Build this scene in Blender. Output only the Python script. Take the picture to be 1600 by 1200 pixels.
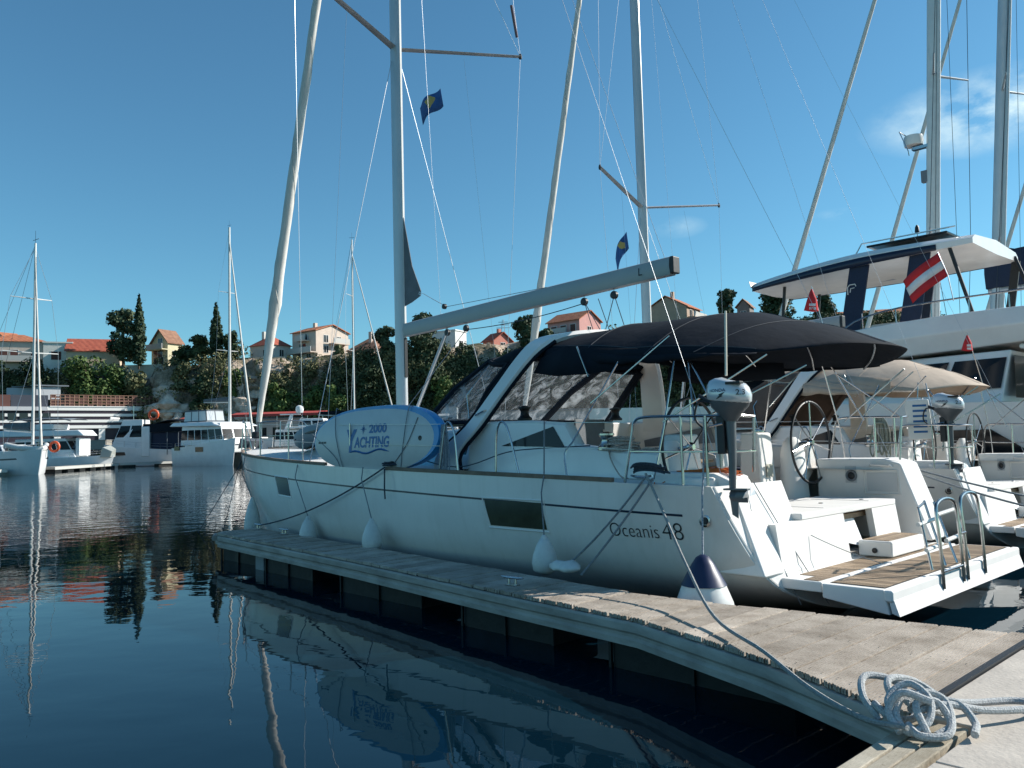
import bpy, bmesh, math, random
import numpy as np
from mathutils import Vector, Matrix
from math import sin, cos, pi, radians, atan, atan2, sqrt, hypot, exp, floor
random.seed(7); RNG=np.random.default_rng(7)
for o in list(bpy.data.objects): bpy.data.objects.remove(o)
SC=bpy.context.scene; COL=SC.collection

# ---------------------------------------------------------------- camera
F=1292.4; HOR=692.8; ROLL=radians(1.578); CAMZ=1.729
PIT=atan((HOR-600)/F)
cam_d=bpy.data.cameras.new('camera'); cam=bpy.data.objects.new('camera',cam_d); COL.objects.link(cam)
cam_d.sensor_width=36; cam_d.lens=36*F/1600; cam_d.clip_start=.05; cam_d.clip_end=5000
cam.matrix_world=Matrix.Translation((0,0,CAMZ))@Matrix.Rotation(pi/2+PIT,4,'X')@Matrix.Rotation(-ROLL,4,'Z')
SC.camera=cam
# ---------------------------------------------------------------- light
SUN_EL=31.0; SUN_AZ=77.3      # azimuth from +Y towards +X
W=bpy.data.worlds.new('World'); SC.world=W; W.use_nodes=True
nt=W.node_tree; nt.nodes.clear()
sky=nt.nodes.new('ShaderNodeTexSky'); sky.sky_type='NISHITA'; sky.sun_disc=False
sky.sun_elevation=radians(SUN_EL); sky.sun_rotation=radians(SUN_AZ); sky.altitude=0; sky.air_density=1.0; sky.dust_density=.3; sky.ozone_density=2.2
bg=nt.nodes.new('ShaderNodeBackground'); bg.inputs[1].default_value=.086
wo=nt.nodes.new('ShaderNodeOutputWorld')
# thin clouds low over the masts on the right: noise on the view direction
tc=nt.nodes.new('ShaderNodeTexCoord')
def cloud(direction, rad, stretch, col_in, amount, seed):
    nrm=nt.nodes.new('ShaderNodeVectorMath'); nrm.operation='NORMALIZE'; nt.links.new(tc.outputs['Generated'],nrm.inputs[0])
    sub=nt.nodes.new('ShaderNodeVectorMath'); sub.operation='SUBTRACT'; nt.links.new(nrm.outputs[0],sub.inputs[0]); sub.inputs[1].default_value=direction
    mul=nt.nodes.new('ShaderNodeVectorMath'); mul.operation='MULTIPLY'; nt.links.new(sub.outputs[0],mul.inputs[0]); mul.inputs[1].default_value=stretch
    ln=nt.nodes.new('ShaderNodeVectorMath'); ln.operation='LENGTH'; nt.links.new(mul.outputs[0],ln.inputs[0])
    fall=nt.nodes.new('ShaderNodeMapRange'); nt.links.new(ln.outputs['Value'],fall.inputs[0]); fall.inputs[1].default_value=rad; fall.inputs[2].default_value=0; fall.inputs[3].default_value=0; fall.inputs[4].default_value=1
    no=nt.nodes.new('ShaderNodeTexNoise'); no.inputs['Scale'].default_value=14; no.inputs['Detail'].default_value=7; no.inputs['Roughness'].default_value=.58
    ad=nt.nodes.new('ShaderNodeVectorMath'); ad.operation='ADD'; nt.links.new(nrm.outputs[0],ad.inputs[0]); ad.inputs[1].default_value=(seed,seed,0)
    m2=nt.nodes.new('ShaderNodeVectorMath'); m2.operation='MULTIPLY'; nt.links.new(ad.outputs[0],m2.inputs[0]); m2.inputs[1].default_value=(1,1,1.7)
    nt.links.new(m2.outputs[0],no.inputs['Vector'])
    mr=nt.nodes.new('ShaderNodeMapRange'); nt.links.new(no.outputs[0],mr.inputs[0]); mr.inputs[1].default_value=.38; mr.inputs[2].default_value=.72
    mm=nt.nodes.new('ShaderNodeMath'); mm.operation='MULTIPLY'; nt.links.new(fall.outputs[0],mm.inputs[0]); nt.links.new(mr.outputs[0],mm.inputs[1])
    m3=nt.nodes.new('ShaderNodeMath'); m3.operation='MULTIPLY'; m3.use_clamp=True; nt.links.new(mm.outputs[0],m3.inputs[0]); m3.inputs[1].default_value=amount
    mix=nt.nodes.new('ShaderNodeMixRGB'); nt.links.new(m3.outputs[0],mix.inputs[0]); nt.links.new(col_in,mix.inputs[1]); mix.inputs[2].default_value=(11.5,8.2,8.0,1)
    return mix.outputs[0]
def ray(px,py):
    x=px-800;y=py-600; c,s=cos(PIT),sin(PIT); cr,sr=cos(ROLL),sin(ROLL)
    x,y=x*cr-y*sr, x*sr+y*cr
    return Vector((x,F*c+y*s,F*s-y*c))
def at(px,py,Y): d=ray(px,py); t=Y/d.y; return Vector((d.x*t,Y,CAMZ+d.z*t))
c1=cloud(tuple(ray(1590,165).normalized()),.15,(1,1,3.4),sky.outputs[0],1.9,.3)
c2=cloud(tuple(ray(1060,355).normalized()),.035,(1,1,2.6),c1,.5,1.3)
c3=cloud(tuple(ray(1310,335).normalized()),.03,(1,1,4),c2,.45,2.3)
tint=nt.nodes.new('ShaderNodeMixRGB'); tint.blend_type='MULTIPLY'; tint.inputs[0].default_value=1; tint.inputs[2].default_value=(.60,1.05,1.12,1)
nt.links.new(c3,tint.inputs[1]); nt.links.new(tint.outputs[0],bg.inputs[0]); nt.links.new(bg.outputs[0],wo.inputs[0])
sd=bpy.data.lights.new('sun','SUN'); sd.energy=5.0; sd.angle=radians(.53); sd.color=(1,.95,.87)
so=bpy.data.objects.new('sun',sd); COL.objects.link(so)
sdir=Vector((sin(radians(SUN_AZ))*cos(radians(SUN_EL)),cos(radians(SUN_AZ))*cos(radians(SUN_EL)),sin(radians(SUN_EL))))
so.rotation_euler=sdir.to_track_quat('Z','Y').to_euler(); so.location=(20,5,30)
SC.view_settings.view_transform='Standard'; SC.view_settings.look='None'; SC.view_settings.exposure=.5; SC.view_settings.gamma=1
SC.cycles.max_bounces=8; SC.cycles.transparent_max_bounces=24; SC.cycles.caustics_reflective=False; SC.cycles.caustics_refractive=False

# ---------------------------------------------------------------- geometry of the berth (u aft along the near yacht, v to port, z up)
TH=radians(43.56); B0=Vector((-5.892,18.839,0)); AX=Vector((sin(TH),-cos(TH),0)); PT=Vector((-cos(TH),-sin(TH),0))
def BW(u,v,z): return B0+AX*u+PT*v+Vector((0,0,z))
def bw(p): return BW(*p)
def loc(p): return Vector((-p[0],p[1],p[2]))
YROT=pi/2+TH

# ---------------------------------------------------------------- materials
MATS={}
def mat(name,col=(.8,.8,.8),rough=.5,metal=0,var=0.,scale=6.,bump=0.,bscale=40.,coat=0,col2=None,stretch=(1,1,1),trans=0,ior=1.45,spec=.5,obj=True,detail=5,emit=0,thr=(.35,.65)):
    if name in MATS: return MATS[name]
    m=bpy.data.materials.new(name); m.use_nodes=True; n=m.node_tree; b=n.nodes['Principled BSDF']
    b.inputs['Base Color'].default_value=(*col,1); b.inputs['Roughness'].default_value=rough; b.inputs['Metallic'].default_value=metal
    b.inputs['IOR'].default_value=ior; b.inputs['Specular IOR Level'].default_value=spec
    if coat: b.inputs['Coat Weight'].default_value=coat; b.inputs['Coat Roughness'].default_value=.05
    if trans: b.inputs['Transmission Weight'].default_value=trans
    t=n.nodes.new('ShaderNodeTexCoord'); mp=n.nodes.new('ShaderNodeMapping'); mp.inputs['Scale'].default_value=stretch
    n.links.new(t.outputs['Object'],mp.inputs[0])
    if var or col2:
        no=n.nodes.new('ShaderNodeTexNoise'); no.inputs['Scale'].default_value=scale; no.inputs['Detail'].default_value=detail; no.inputs['Roughness'].default_value=.62
        n.links.new(mp.outputs[0],no.inputs[0])
        r=n.nodes.new('ShaderNodeValToRGB'); r.color_ramp.elements[0].position=thr[0]; r.color_ramp.elements[1].position=thr[1]
        c2=col2 or tuple(min(1,c*(1+var)) for c in col); c1_=col if col2 else tuple(c*(1-var) for c in col)
        r.color_ramp.elements[0].color=(*c1_,1); r.color_ramp.elements[1].color=(*c2,1)
        n.links.new(no.outputs[0],r.inputs[0]); n.links.new(r.outputs[0],b.inputs['Base Color'])
        rr=n.nodes.new('ShaderNodeMapRange'); rr.inputs[3].default_value=max(0,rough*.8); rr.inputs[4].default_value=min(1,rough*1.25+.02)
        n.links.new(no.outputs[0],rr.inputs[0]); n.links.new(rr.outputs[0],b.inputs['Roughness'])
    if bump:
        nb=n.nodes.new('ShaderNodeTexNoise'); nb.inputs['Scale'].default_value=bscale; nb.inputs['Detail'].default_value=4; n.links.new(mp.outputs[0],nb.inputs[0])
        bu=n.nodes.new('ShaderNodeBump'); bu.inputs['Strength'].default_value=min(1,bump); bu.inputs['Distance'].default_value=.02; n.links.new(nb.outputs[0],bu.inputs['Height']); n.links.new(bu.outputs[0],b.inputs['Normal'])
    MATS[name]=m; return m
GEL=mat('gelcoat_white',(.78,.745,.705),.2,var=.04,scale=1.6,coat=.15,bump=.02,bscale=3)
def hullmat():
    m=mat('hull_gelcoat',(.78,.745,.705),.2,var=.04,scale=1.6,coat=.15,bump=.02,bscale=3); n=m.node_tree; b=n.nodes['Principled BSDF']; src=b.inputs['Base Color'].links[0].from_socket
    t=n.nodes.new('ShaderNodeTexCoord'); sp=n.nodes.new('ShaderNodeSeparateXYZ'); n.links.new(t.outputs['Object'],sp.inputs[0])
    mp=n.nodes.new('ShaderNodeMapping'); mp.inputs['Scale'].default_value=(7,7,.35); n.links.new(t.outputs['Object'],mp.inputs[0])
    no=n.nodes.new('ShaderNodeTexNoise'); no.inputs['Scale'].default_value=1.5; no.inputs['Detail'].default_value=6; n.links.new(mp.outputs[0],no.inputs[0])
    r=n.nodes.new('ShaderNodeMapRange'); n.links.new(no.outputs[0],r.inputs[0]); r.inputs[1].default_value=.52; r.inputs[2].default_value=.80; r.inputs[4].default_value=.16
    wl=n.nodes.new('ShaderNodeMapRange'); n.links.new(sp.outputs['Z'],wl.inputs[0]); wl.inputs[1].default_value=.24; wl.inputs[2].default_value=.03; wl.inputs[4].default_value=.85
    n2=n.nodes.new('ShaderNodeTexNoise'); n2.inputs['Scale'].default_value=3; n2.inputs['Detail'].default_value=6; n.links.new(t.outputs['Object'],n2.inputs[0])
    wm=n.nodes.new('ShaderNodeMath'); wm.operation='MULTIPLY'; n.links.new(wl.outputs[0],wm.inputs[0]); n.links.new(n2.outputs[0],wm.inputs[1])
    mx=n.nodes.new('ShaderNodeMath'); mx.operation='MAXIMUM'; n.links.new(r.outputs[0],mx.inputs[0]); n.links.new(wm.outputs[0],mx.inputs[1])
    c=n.nodes.new('ShaderNodeMixRGB'); n.links.new(mx.outputs[0],c.inputs[0]); n.links.new(src,c.inputs[1]); c.inputs[2].default_value=(.40,.37,.28,1); n.links.new(c.outputs[0],b.inputs['Base Color']); return m
HULLM=hullmat()
GELM=mat('gelcoat_matt',(.78,.765,.74),.75,var=.03,scale=3,spec=.15)
GEL2=mat('gelcoat_far',(.72,.73,.73),.3,var=.05,scale=1.2)
NONSKID=mat('deck_nonskid',(.70,.69,.66),.8,spec=.15,var=.05,scale=9,bump=.25,bscale=260)
NAVY=mat('navy_stripe',(.012,.02,.045),.3)
def vary(m,lo=.7,hi=1.2):
    n=m.node_tree; b=n.nodes['Principled BSDF']; src=b.inputs['Base Color'].links[0].from_socket; oi=n.nodes.new('ShaderNodeObjectInfo'); r=n.nodes.new('ShaderNodeMapRange'); n.links.new(oi.outputs['Random'],r.inputs[0]); r.inputs[3].default_value=lo; r.inputs[4].default_value=hi
    mx=n.nodes.new('ShaderNodeMixRGB'); mx.blend_type='MULTIPLY'; mx.inputs[0].default_value=1; n.links.new(src,mx.inputs[1]); n.links.new(r.outputs[0],mx.inputs[2]); n.links.new(mx.outputs[0],b.inputs['Base Color']); return m
TEAK=mat('teak',(.27,.19,.125),.6,var=.0,col2=(.40,.30,.205),scale=9,stretch=(.5,14,1),bump=.4,bscale=60)
vary(TEAK,.62,1.25)
TEAKG=mat('teak_weathered',(.15,.105,.075),.6,col2=(.23,.165,.12),scale=12,stretch=(.4,9,1))
CAULK=mat('caulking_black',(.02,.02,.02),.6)
STEEL=mat('stainless_steel',(.42,.42,.42),.2,metal=1,var=.05,scale=30)
ALU=mat('mast_aluminium',(.50,.515,.53),.38,metal=.35,var=.06,scale=3,stretch=(1,1,.4))
ALUW=mat('mast_white',(.66,.66,.64),.4,metal=.1,var=.06,scale=3)
DARKM=mat('black_plastic',(.02,.021,.024),.45,var=.2,scale=30)
CANV=mat('charcoal_canvas',(.009,.013,.020),.9,spec=.15,var=.18,scale=3.5,bump=.35,bscale=7)
CANVB=mat('beige_canvas',(.43,.345,.27),.8,var=.1,scale=3,bump=.3,bscale=6)
CANVR=mat('brown_canvas',(.095,.070,.058),.8,var=.18,scale=4,bump=.35,bscale=6)
CANVG=mat('grey_canvas',(.10,.115,.13),.8,var=.18,scale=3,bump=.35,bscale=5)
SAIL=mat('sailcloth',(.62,.60,.56),.7,var=.10,scale=5,bump=.35,bscale=9,stretch=(1,1,.35))
SAILG=mat('sailcloth_grey',(.15,.155,.165),.7,var=.15,scale=5,bump=.3,bscale=9)
GLASS=mat('dark_window_glass',(.006,.008,.011),.08,spec=.3)
GLASSG=mat('green_window_glass',(.05,.052,.030),.07,var=.25,scale=3,spec=.5)
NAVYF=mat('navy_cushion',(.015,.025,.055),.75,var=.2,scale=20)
GREYP=mat('grey_panel',(.16,.18,.20),.5,var=.1,scale=8)
BLUE=mat('board_blue',(.01,.22,.52),.28,var=.1,scale=5,coat=.3)
BOARDW=mat('board_white',(.58,.575,.56),.35,var=.04,scale=5)
INKB=mat('print_blue',(.015,.12,.33),.4)
INKN=mat('print_navy',(.012,.035,.11),.4)
INKD=mat('print_dark',(.02,.025,.03),.4)
ROPEG=mat('rope_grey',(.27,.30,.33),.85,var=.22,scale=60,bump=1,bscale=160,stretch=(1,1,1))
ROPEN=mat('rope_navy',(.05,.07,.10),.85,var=.4,scale=70,bump=1,bscale=160)
ROPEW=mat('rope_white',(.55,.53,.49),.85,var=.25,scale=60,bump=1,bscale=160)
ROPEP=mat('rope_fleck',(.50,.42,.36),.85,col2=(.20,.10,.07),scale=70,thr=(.5,.62))
ROPEO=mat('rope_orange',(.62,.15,.03),.7,var=.2,scale=60)
WIRE=mat('rigging_wire',(.50,.52,.54),.35,metal=.6)
WIRED=mat('rigging_dark_line',(.035,.045,.06),.7)
FEND=mat('fender_white',(.62,.63,.61),.45,var=.1,scale=7)
ORANGE=mat('lifebuoy_orange',(.70,.10,.03),.45,var=.1)
RED=mat('flag_red',(.55,.025,.03),.8,var=.1,scale=4)
WHITEC=mat('flag_white',(.72,.72,.72),.8,var=.05)
BLUEC=mat('flag_blue',(.03,.10,.28),.8,var=.15)
GOLDC=mat('flag_gold',(.42,.34,.12),.8)
MOTOR=mat('motor_silver',(.60,.63,.65),.25,metal=.25,coat=.4,var=.04)
MOTORG=mat('motor_grey',(.11,.12,.13),.4,metal=.3,var=.1)
DINGHY=mat('dinghy_grey',(.20,.23,.25),.55,var=.12,scale=5)
def vinyl():
    m=bpy.data.materials.new('clear_vinyl'); m.use_nodes=True; n=m.node_tree; n.nodes.clear()
    o=n.nodes.new('ShaderNodeOutputMaterial'); mx=n.nodes.new('ShaderNodeMixShader'); tr=n.nodes.new('ShaderNodeBsdfTransparent'); pr=n.nodes.new('ShaderNodeBsdfPrincipled')
    tr.inputs[0].default_value=(.72,.76,.78,1); pr.inputs['Base Color'].default_value=(.50,.54,.56,1); pr.inputs['Roughness'].default_value=.12
    t=n.nodes.new('ShaderNodeTexCoord'); mp=n.nodes.new('ShaderNodeMapping'); mp.inputs['Scale'].default_value=(1,3.2,1.3); mp.inputs['Rotation'].default_value=(.3,.5,.6)
    n.links.new(t.outputs['Object'],mp.inputs[0])
    no=n.nodes.new('ShaderNodeTexNoise'); no.inputs['Scale'].default_value=3.2; no.inputs['Detail'].default_value=6; no.inputs['Distortion'].default_value=1.2; n.links.new(mp.outputs[0],no.inputs[0])
    bu=n.nodes.new('ShaderNodeBump'); bu.inputs['Strength'].default_value=.9; bu.inputs['Distance'].default_value=.06; n.links.new(no.outputs[0],bu.inputs['Height']); n.links.new(bu.outputs[0],pr.inputs['Normal'])
    r=n.nodes.new('ShaderNodeMapRange'); r.inputs[1].default_value=.45; r.inputs[2].default_value=.68; r.inputs[3].default_value=.08; r.inputs[4].default_value=.48; n.links.new(no.outputs[0],r.inputs[0])
    n.links.new(r.outputs[0],mx.inputs[0]); n.links.new(tr.outputs[0],mx.inputs[1]); n.links.new(pr.outputs[0],mx.inputs[2]); ts=n.nodes.new('ShaderNodeBsdfTranslucent'); ts.inputs[0].default_value=(.75,.80,.84,1); n.links.new(bu.outputs[0],ts.inputs['Normal']); m2=n.nodes.new('ShaderNodeMixShader'); m2.inputs[0].default_value=.45; n.links.new(pr.outputs[0],m2.inputs[1]); n.links.new(ts.outputs[0],m2.inputs[2]); n.links.new(m2.outputs[0],mx.inputs[2])
    n.links.new(mx.outputs[0],o.inputs[0])
    return m
VINYL=vinyl()

# ---------------------------------------------------------------- mesh helpers
def tag(o,label=None,cat=None,group=None,kind=None):
    if label: o['label']=label
    if cat: o['category']=cat
    if group: o['group']=group
    if kind: o['kind']=kind
    return o
def thing(name,label,cat,location=(0,0,0),rz=0,group=None,scale=None):
    o=bpy.data.objects.new(name,None); COL.objects.link(o); o.location=location; o.rotation_euler=(0,0,rz); o.empty_display_size=.2
    if scale: o.scale=scale
    return tag(o,label,cat,group)
def cr(pts,n):
    """Catmull-Rom through pts"""
    P=[Vector(p) for p in pts]; out=[]
    if len(P)<3: return P
    E=[P[0]*2-P[1]]+P+[P[-1]*2-P[-2]]
    for i in range(1,len(E)-2):
        a,b,c,d=E[i-1:i+3]
        for k in range(n):
            t=k/n; out.append(.5*((2*b)+(c-a)*t+(2*a-5*b+4*c-d)*t*t+(3*b-a-3*c+d)*t**3))
    out.append(P[-1]); return out
def sag(a,b,s,n=12):
    a,b=Vector(a),Vector(b); return [a.lerp(b,i/n)-Vector((0,0,s*4*(i/n)*(1-i/n))) for i in range(n+1)]
class MB:
    def __init__(s,tf=None): s.v=[];s.f=[];s.tf=tf
    def _a(s,ps):
        k=len(s.v)
        for p in ps:
            if s.tf: p=s.tf(p)
            s.v.append((p[0],p[1],p[2]))
        return k
    def poly(s,ps): k=s._a(ps); s.f.append(tuple(range(k,k+len(ps)))); return s
    def box(s,a,b):
        x0,y0,z0=a;x1,y1,z1=b
        return s.hexa([(x0,y0,z0),(x1,y0,z0),(x1,y1,z0),(x0,y1,z0)],[(x0,y0,z1),(x1,y0,z1),(x1,y1,z1),(x0,y1,z1)])
    def hexa(s,lo,hi):
        n=len(lo); k=s._a(list(lo)+list(hi)); s.f.append(tuple(range(k+n-1,k-1,-1))); s.f.append(tuple(range(k+n,k+2*n)))
        for i in range(n): j=(i+1)%n; s.f.append((k+i,k+j,k+n+j,k+n+i))
        return s
    def prism(s,ps,off): off=Vector(off); return s.hexa([Vector(p) for p in ps],[Vector(p)+off for p in ps])
    def loft(s,rings,closed=True,caps=True):
        n=len(rings[0]); ks=[s._a(r) for r in rings]
        for a,b in zip(ks,ks[1:]):
            for i in range(n if closed else n-1):
                j=(i+1)%n; s.f.append((a+i,a+j,b+j,b+i))
        if caps and closed: s.f.append(tuple(range(ks[0]+n-1,ks[0]-1,-1))); s.f.append(tuple(range(ks[-1],ks[-1]+n)))
        return s
    def tube(s,path,r,n=6,caps=True):
        P=[Vector(p) for p in path]; rings=[]; up=Vector((0,0,1)); prev=None
        for i,p in enumerate(P):
            t=(P[min(i+1,len(P)-1)]-P[max(i-1,0)])
            if t.length<1e-9: t=Vector((0,0,1))
            t.normalize()
            if prev is None: a=t.cross(up) if abs(t.z)<.95 else t.cross(Vector((1,0,0)))
            else: a=prev-t*prev.dot(t)
            a.normalize(); b=t.cross(a); prev=a
            rr=r[i] if isinstance(r,(list,tuple)) else r
            rings.append([p+(a*cos(2*pi*k/n)+b*sin(2*pi*k/n))*rr for k in range(n)])
        return s.loft(rings,True,caps)
    def lathe(s,prof,c=(0,0,0),axis='z',n=16):
        rings=[]
        for r,h in prof:
            ring=[]
            for k in range(n):
                a=2*pi*k/n; x,y=r*cos(a),r*sin(a)
                p={'z':(x,y,h),'x':(h,x,y),'y':(x,h,y)}[axis]; ring.append((c[0]+p[0],c[1]+p[1],c[2]+p[2]))
            rings.append(ring)
        return s.loft(rings)
    def torus(s,c,R,r,axis='z',n=32,m=8,sx=1,sy=1):
        rings=[]
        for i in range(n+1):
            a=2*pi*i/n; ring=[]
            for k in range(m):
                b=2*pi*k/m; rr=R+r*cos(b); x,y,h=rr*cos(a)*sx,rr*sin(a)*sy,r*sin(b)
                p={'z':(x,y,h),'x':(h,x,y),'y':(x,h,y)}[axis]; ring.append((c[0]+p[0],c[1]+p[1],c[2]+p[2]))
            rings.append(ring)
        return s.loft(rings,True,False)
    def grid(s,rows):
        n=len(rows[0]); ks=[s._a(r) for r in rows]
        for a,b in zip(ks,ks[1:]):
            for i in range(n-1): s.f.append((a+i,a+i+1,b+i+1,b+i))
        return s
    def build(s,name,m,parent=None,smooth=True,ang=38,bevel=0,solid=0,label=None,cat=None,group=None,kind=None,fix=True,loc=None):
        me=bpy.data.meshes.new(name); me.from_pydata(s.v,[],s.f); me.materials.append(m)
        if fix:
            bm=bmesh.new(); bm.from_mesh(me); bmesh.ops.remove_doubles(bm,verts=bm.verts,dist=1e-5); bmesh.ops.recalc_face_normals(bm,faces=bm.faces); bm.to_mesh(me); bm.free()
        if smooth:
            me.polygons.foreach_set('use_smooth',[True]*len(me.polygons)); me.set_sharp_from_angle(angle=radians(ang))
        o=bpy.data.objects.new(name,me); COL.objects.link(o)
        if parent: o.parent=parent
        if solid: md=o.modifiers.new('solid','SOLIDIFY'); md.thickness=solid; md.offset=0
        if bevel: md=o.modifiers.new('bevel','BEVEL'); md.width=bevel; md.segments=2; md.limit_method='ANGLE'; md.harden_normals=True
        return tag(o,label,cat,group,kind)
def inst(me_obj,name,parent=None,loc=None):
    o=bpy.data.objects.new(name,me_obj.data); COL.objects.link(o)
    if parent: o.parent=parent
    if loc: o.location=loc
    return o
def text(s,h,fn,name,m,parent,bold=0,spacing=1,maxw=None,sub=0):
    """flat lettering: fn maps (x along, y up) in metres to the parent's space"""
    cu=bpy.data.curves.new('lettering','FONT'); cu.body=s; cu.size=1; cu.offset=bold; cu.space_character=spacing; cu.resolution_u=6
    ob=bpy.data.objects.new('lettering',cu); COL.objects.link(ob); bpy.context.view_layer.update()
    me=bpy.data.meshes.new_from_object(ob.evaluated_get(bpy.context.evaluated_depsgraph_get())); bpy.data.objects.remove(ob)
    xs=[v.co.x for v in me.vertices]; ys=[v.co.y for v in me.vertices]; x0,x1,y0,y1=min(xs),max(xs),min(ys),max(ys)
    k=h/(y1-y0); kx=k if not maxw else maxw/(x1-x0)
    for v in me.vertices: p=fn((v.co.x-x0)*kx,(v.co.y-y0)*k); v.co=Vector(p)
    me.materials.clear(); me.materials.append(m); o=bpy.data.objects.new(name,me); COL.objects.link(o)
    if parent: o.parent=parent
    return o
# ================================================================ SETTING
def water():
    m=bpy.data.materials.new('sea_water'); m.use_nodes=True; n=m.node_tree; b=n.nodes['Principled BSDF']
    b.inputs['Base Color'].default_value=(.0015,.011,.020,1); b.inputs['Roughness'].default_value=.012; b.inputs['IOR'].default_value=1.27
    g=n.nodes.new('ShaderNodeNewGeometry')
    def noise(scale,det,st,dist=0):
        mp=n.nodes.new('ShaderNodeMapping'); mp.inputs['Scale'].default_value=st; mp.inputs['Rotation'].default_value=(0,0,.25); n.links.new(g.outputs['Position'],mp.inputs[0])
        no=n.nodes.new('ShaderNodeTexNoise'); no.inputs['Scale'].default_value=scale; no.inputs['Detail'].default_value=det; no.inputs['Distortion'].default_value=dist; n.links.new(mp.outputs[0],no.inputs[0]); return no.outputs[0]
    sep=n.nodes.new('ShaderNodeSeparateXYZ'); n.links.new(g.outputs['Position'],sep.inputs[0])
    mask=n.nodes.new('ShaderNodeMapRange'); n.links.new(sep.outputs['Y'],mask.inputs[0]); mask.inputs[1].default_value=9; mask.inputs[2].default_value=26; mask.inputs[3].default_value=.22; mask.inputs[4].default_value=1
    patch=noise(.05,2,(1,2.2,1)); pm=n.nodes.new('ShaderNodeMapRange'); n.links.new(patch,pm.inputs[0]); pm.inputs[1].default_value=.35; pm.inputs[2].default_value=.65; pm.inputs[3].default_value=.55; pm.inputs[4].default_value=1.2
    mu=n.nodes.new('ShaderNodeMath'); mu.operation='MULTIPLY'; n.links.new(mask.outputs[0],mu.inputs[0]); n.links.new(pm.outputs[0],mu.inputs[1])
    b1=n.nodes.new('ShaderNodeBump'); b1.inputs['Distance'].default_value=.013; n.links.new(noise(1.5,3,(1,1.5,1),.3),b1.inputs['Height']); n.links.new(mu.outputs[0],b1.inputs['Strength'])
    b2=n.nodes.new('ShaderNodeBump'); b2.inputs['Distance'].default_value=.025; b2.inputs['Strength'].default_value=.35; n.links.new(noise(.45,2,(1,1.3,1),.2),b2.inputs['Height']); n.links.new(b1.outputs[0],b2.inputs['Normal'])
    n.links.new(b2.outputs[0],b.inputs['Normal']); return m
mb=MB(); mb.grid([[(x,y,0) for x in (-700,-200,0,200,700)] for y in (-60,0,40,120,400)]); mb.build('water',water(),kind='structure',smooth=False)

def slope_h(x,y):
    top=min(15.3+.050*(x+95),21.3)
    foot=136.5+1.5*sin(x*.05)+1.0*sin(x*.17+1)
    t=(y-foot)/(10.5+2.5*sin(x*.043+2)); t=max(0,min(1,t)); s=t*t*(3-2*t); s=s*.55+.45*min(1,t*1.25)
    n=1.1*sin(x*.31+y*.2)*sin(y*.37-x*.11)+.6*sin(x*.9+1)*sin(y*1.1)+.5*sin(x*.55+y*.8)
    w=4*t*(1-t)
    return 1.15+(top-1.15)*s+n*w*.9+(.15*sin(x*.2)*sin(y*.15) if t>=1 else 0)+max(0,y-172)*.02
def hill():
    m=bpy.data.materials.new('hillside_rock_and_earth'); m.use_nodes=True; n=m.node_tree; b=n.nodes['Principled BSDF']; b.inputs['Roughness'].default_value=.95
    g=n.nodes.new('ShaderNodeNewGeometry')
    def N(sc,det,ro=.6):
        no=n.nodes.new('ShaderNodeTexNoise'); no.inputs['Scale'].default_value=sc; no.inputs['Detail'].default_value=det; no.inputs['Roughness'].default_value=ro; n.links.new(g.outputs['Position'],no.inputs[0]); return no.outputs[0]
    r=n.nodes.new('ShaderNodeValToRGB'); e=r.color_ramp.elements; e[0].position=.36; e[0].color=(.075,.075,.035,1); e[1].position=.62; e[1].color=(.66,.53,.43,1)
    q=e.new(.47); q.color=(.34,.27,.19,1); n.links.new(N(.22,8,.7),r.inputs[0])
    vo=n.nodes.new('ShaderNodeTexVoronoi'); vo.inputs['Scale'].default_value=.9; vo.feature='DISTANCE_TO_EDGE'; n.links.new(g.outputs['Position'],vo.inputs[0])
    mr=n.nodes.new('ShaderNodeMapRange'); n.links.new(vo.outputs[0],mr.inputs[0]); mr.inputs[2].default_value=.12; mr.inputs[3].default_value=.5
    mx=n.nodes.new('ShaderNodeMixRGB'); mx.blend_type='MULTIPLY'; mx.inputs[0].default_value=.7; n.links.new(r.outputs[0],mx.inputs[1]); n.links.new(mr.outputs[0],mx.inputs[2]); n.links.new(mx.outputs[0],b.inputs['Base Color'])
    bu=n.nodes.new('ShaderNodeBump'); bu.inputs['Strength'].default_value=1; bu.inputs['Distance'].default_value=.8; n.links.new(N(.8,8,.7),bu.inputs['Height']); n.links.new(bu.outputs[0],b.inputs['Normal'])
    xs=np.concatenate([np.arange(-260,-110,8),np.arange(-110,90,.9),np.arange(90,420,8)]); ys=np.concatenate([np.arange(133,176,.8),np.arange(176,300,10)])
    def saw(x):
        s=(x/9.5)%1; return (5.2*s if s<.82 else 5.2*.82*(1-s)/.18)-2.6
    rows=[]
    for y in ys:
        rows.append([(x+(.5*sin(y*2.1+x)*.6 if y<170 else 0),y+.7*sin(x*1.3+y*.7)+saw(x+.35*slope_h(x,y))+2.0,slope_h(x,y)+RNG.normal(0,.16 if y<170 else .02)) for x in xs])
    return MB().grid(rows).build('hillside',m,kind='structure',fix=False,ang=180)
HILL=hill()
CONC=mat('quay_concrete',(.33,.31,.28),.8,var=.12,scale=2,bump=.5,bscale=30)
# far quay apron (ground behind the far boats)
mb=MB(); mb.box((-240,126,-1.5),(360,150,1.15)); mb.build('far_quay',mat('far_quay_stone',(.30,.28,.25),.85,var=.15,scale=.8),kind='structure',smooth=False)

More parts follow.
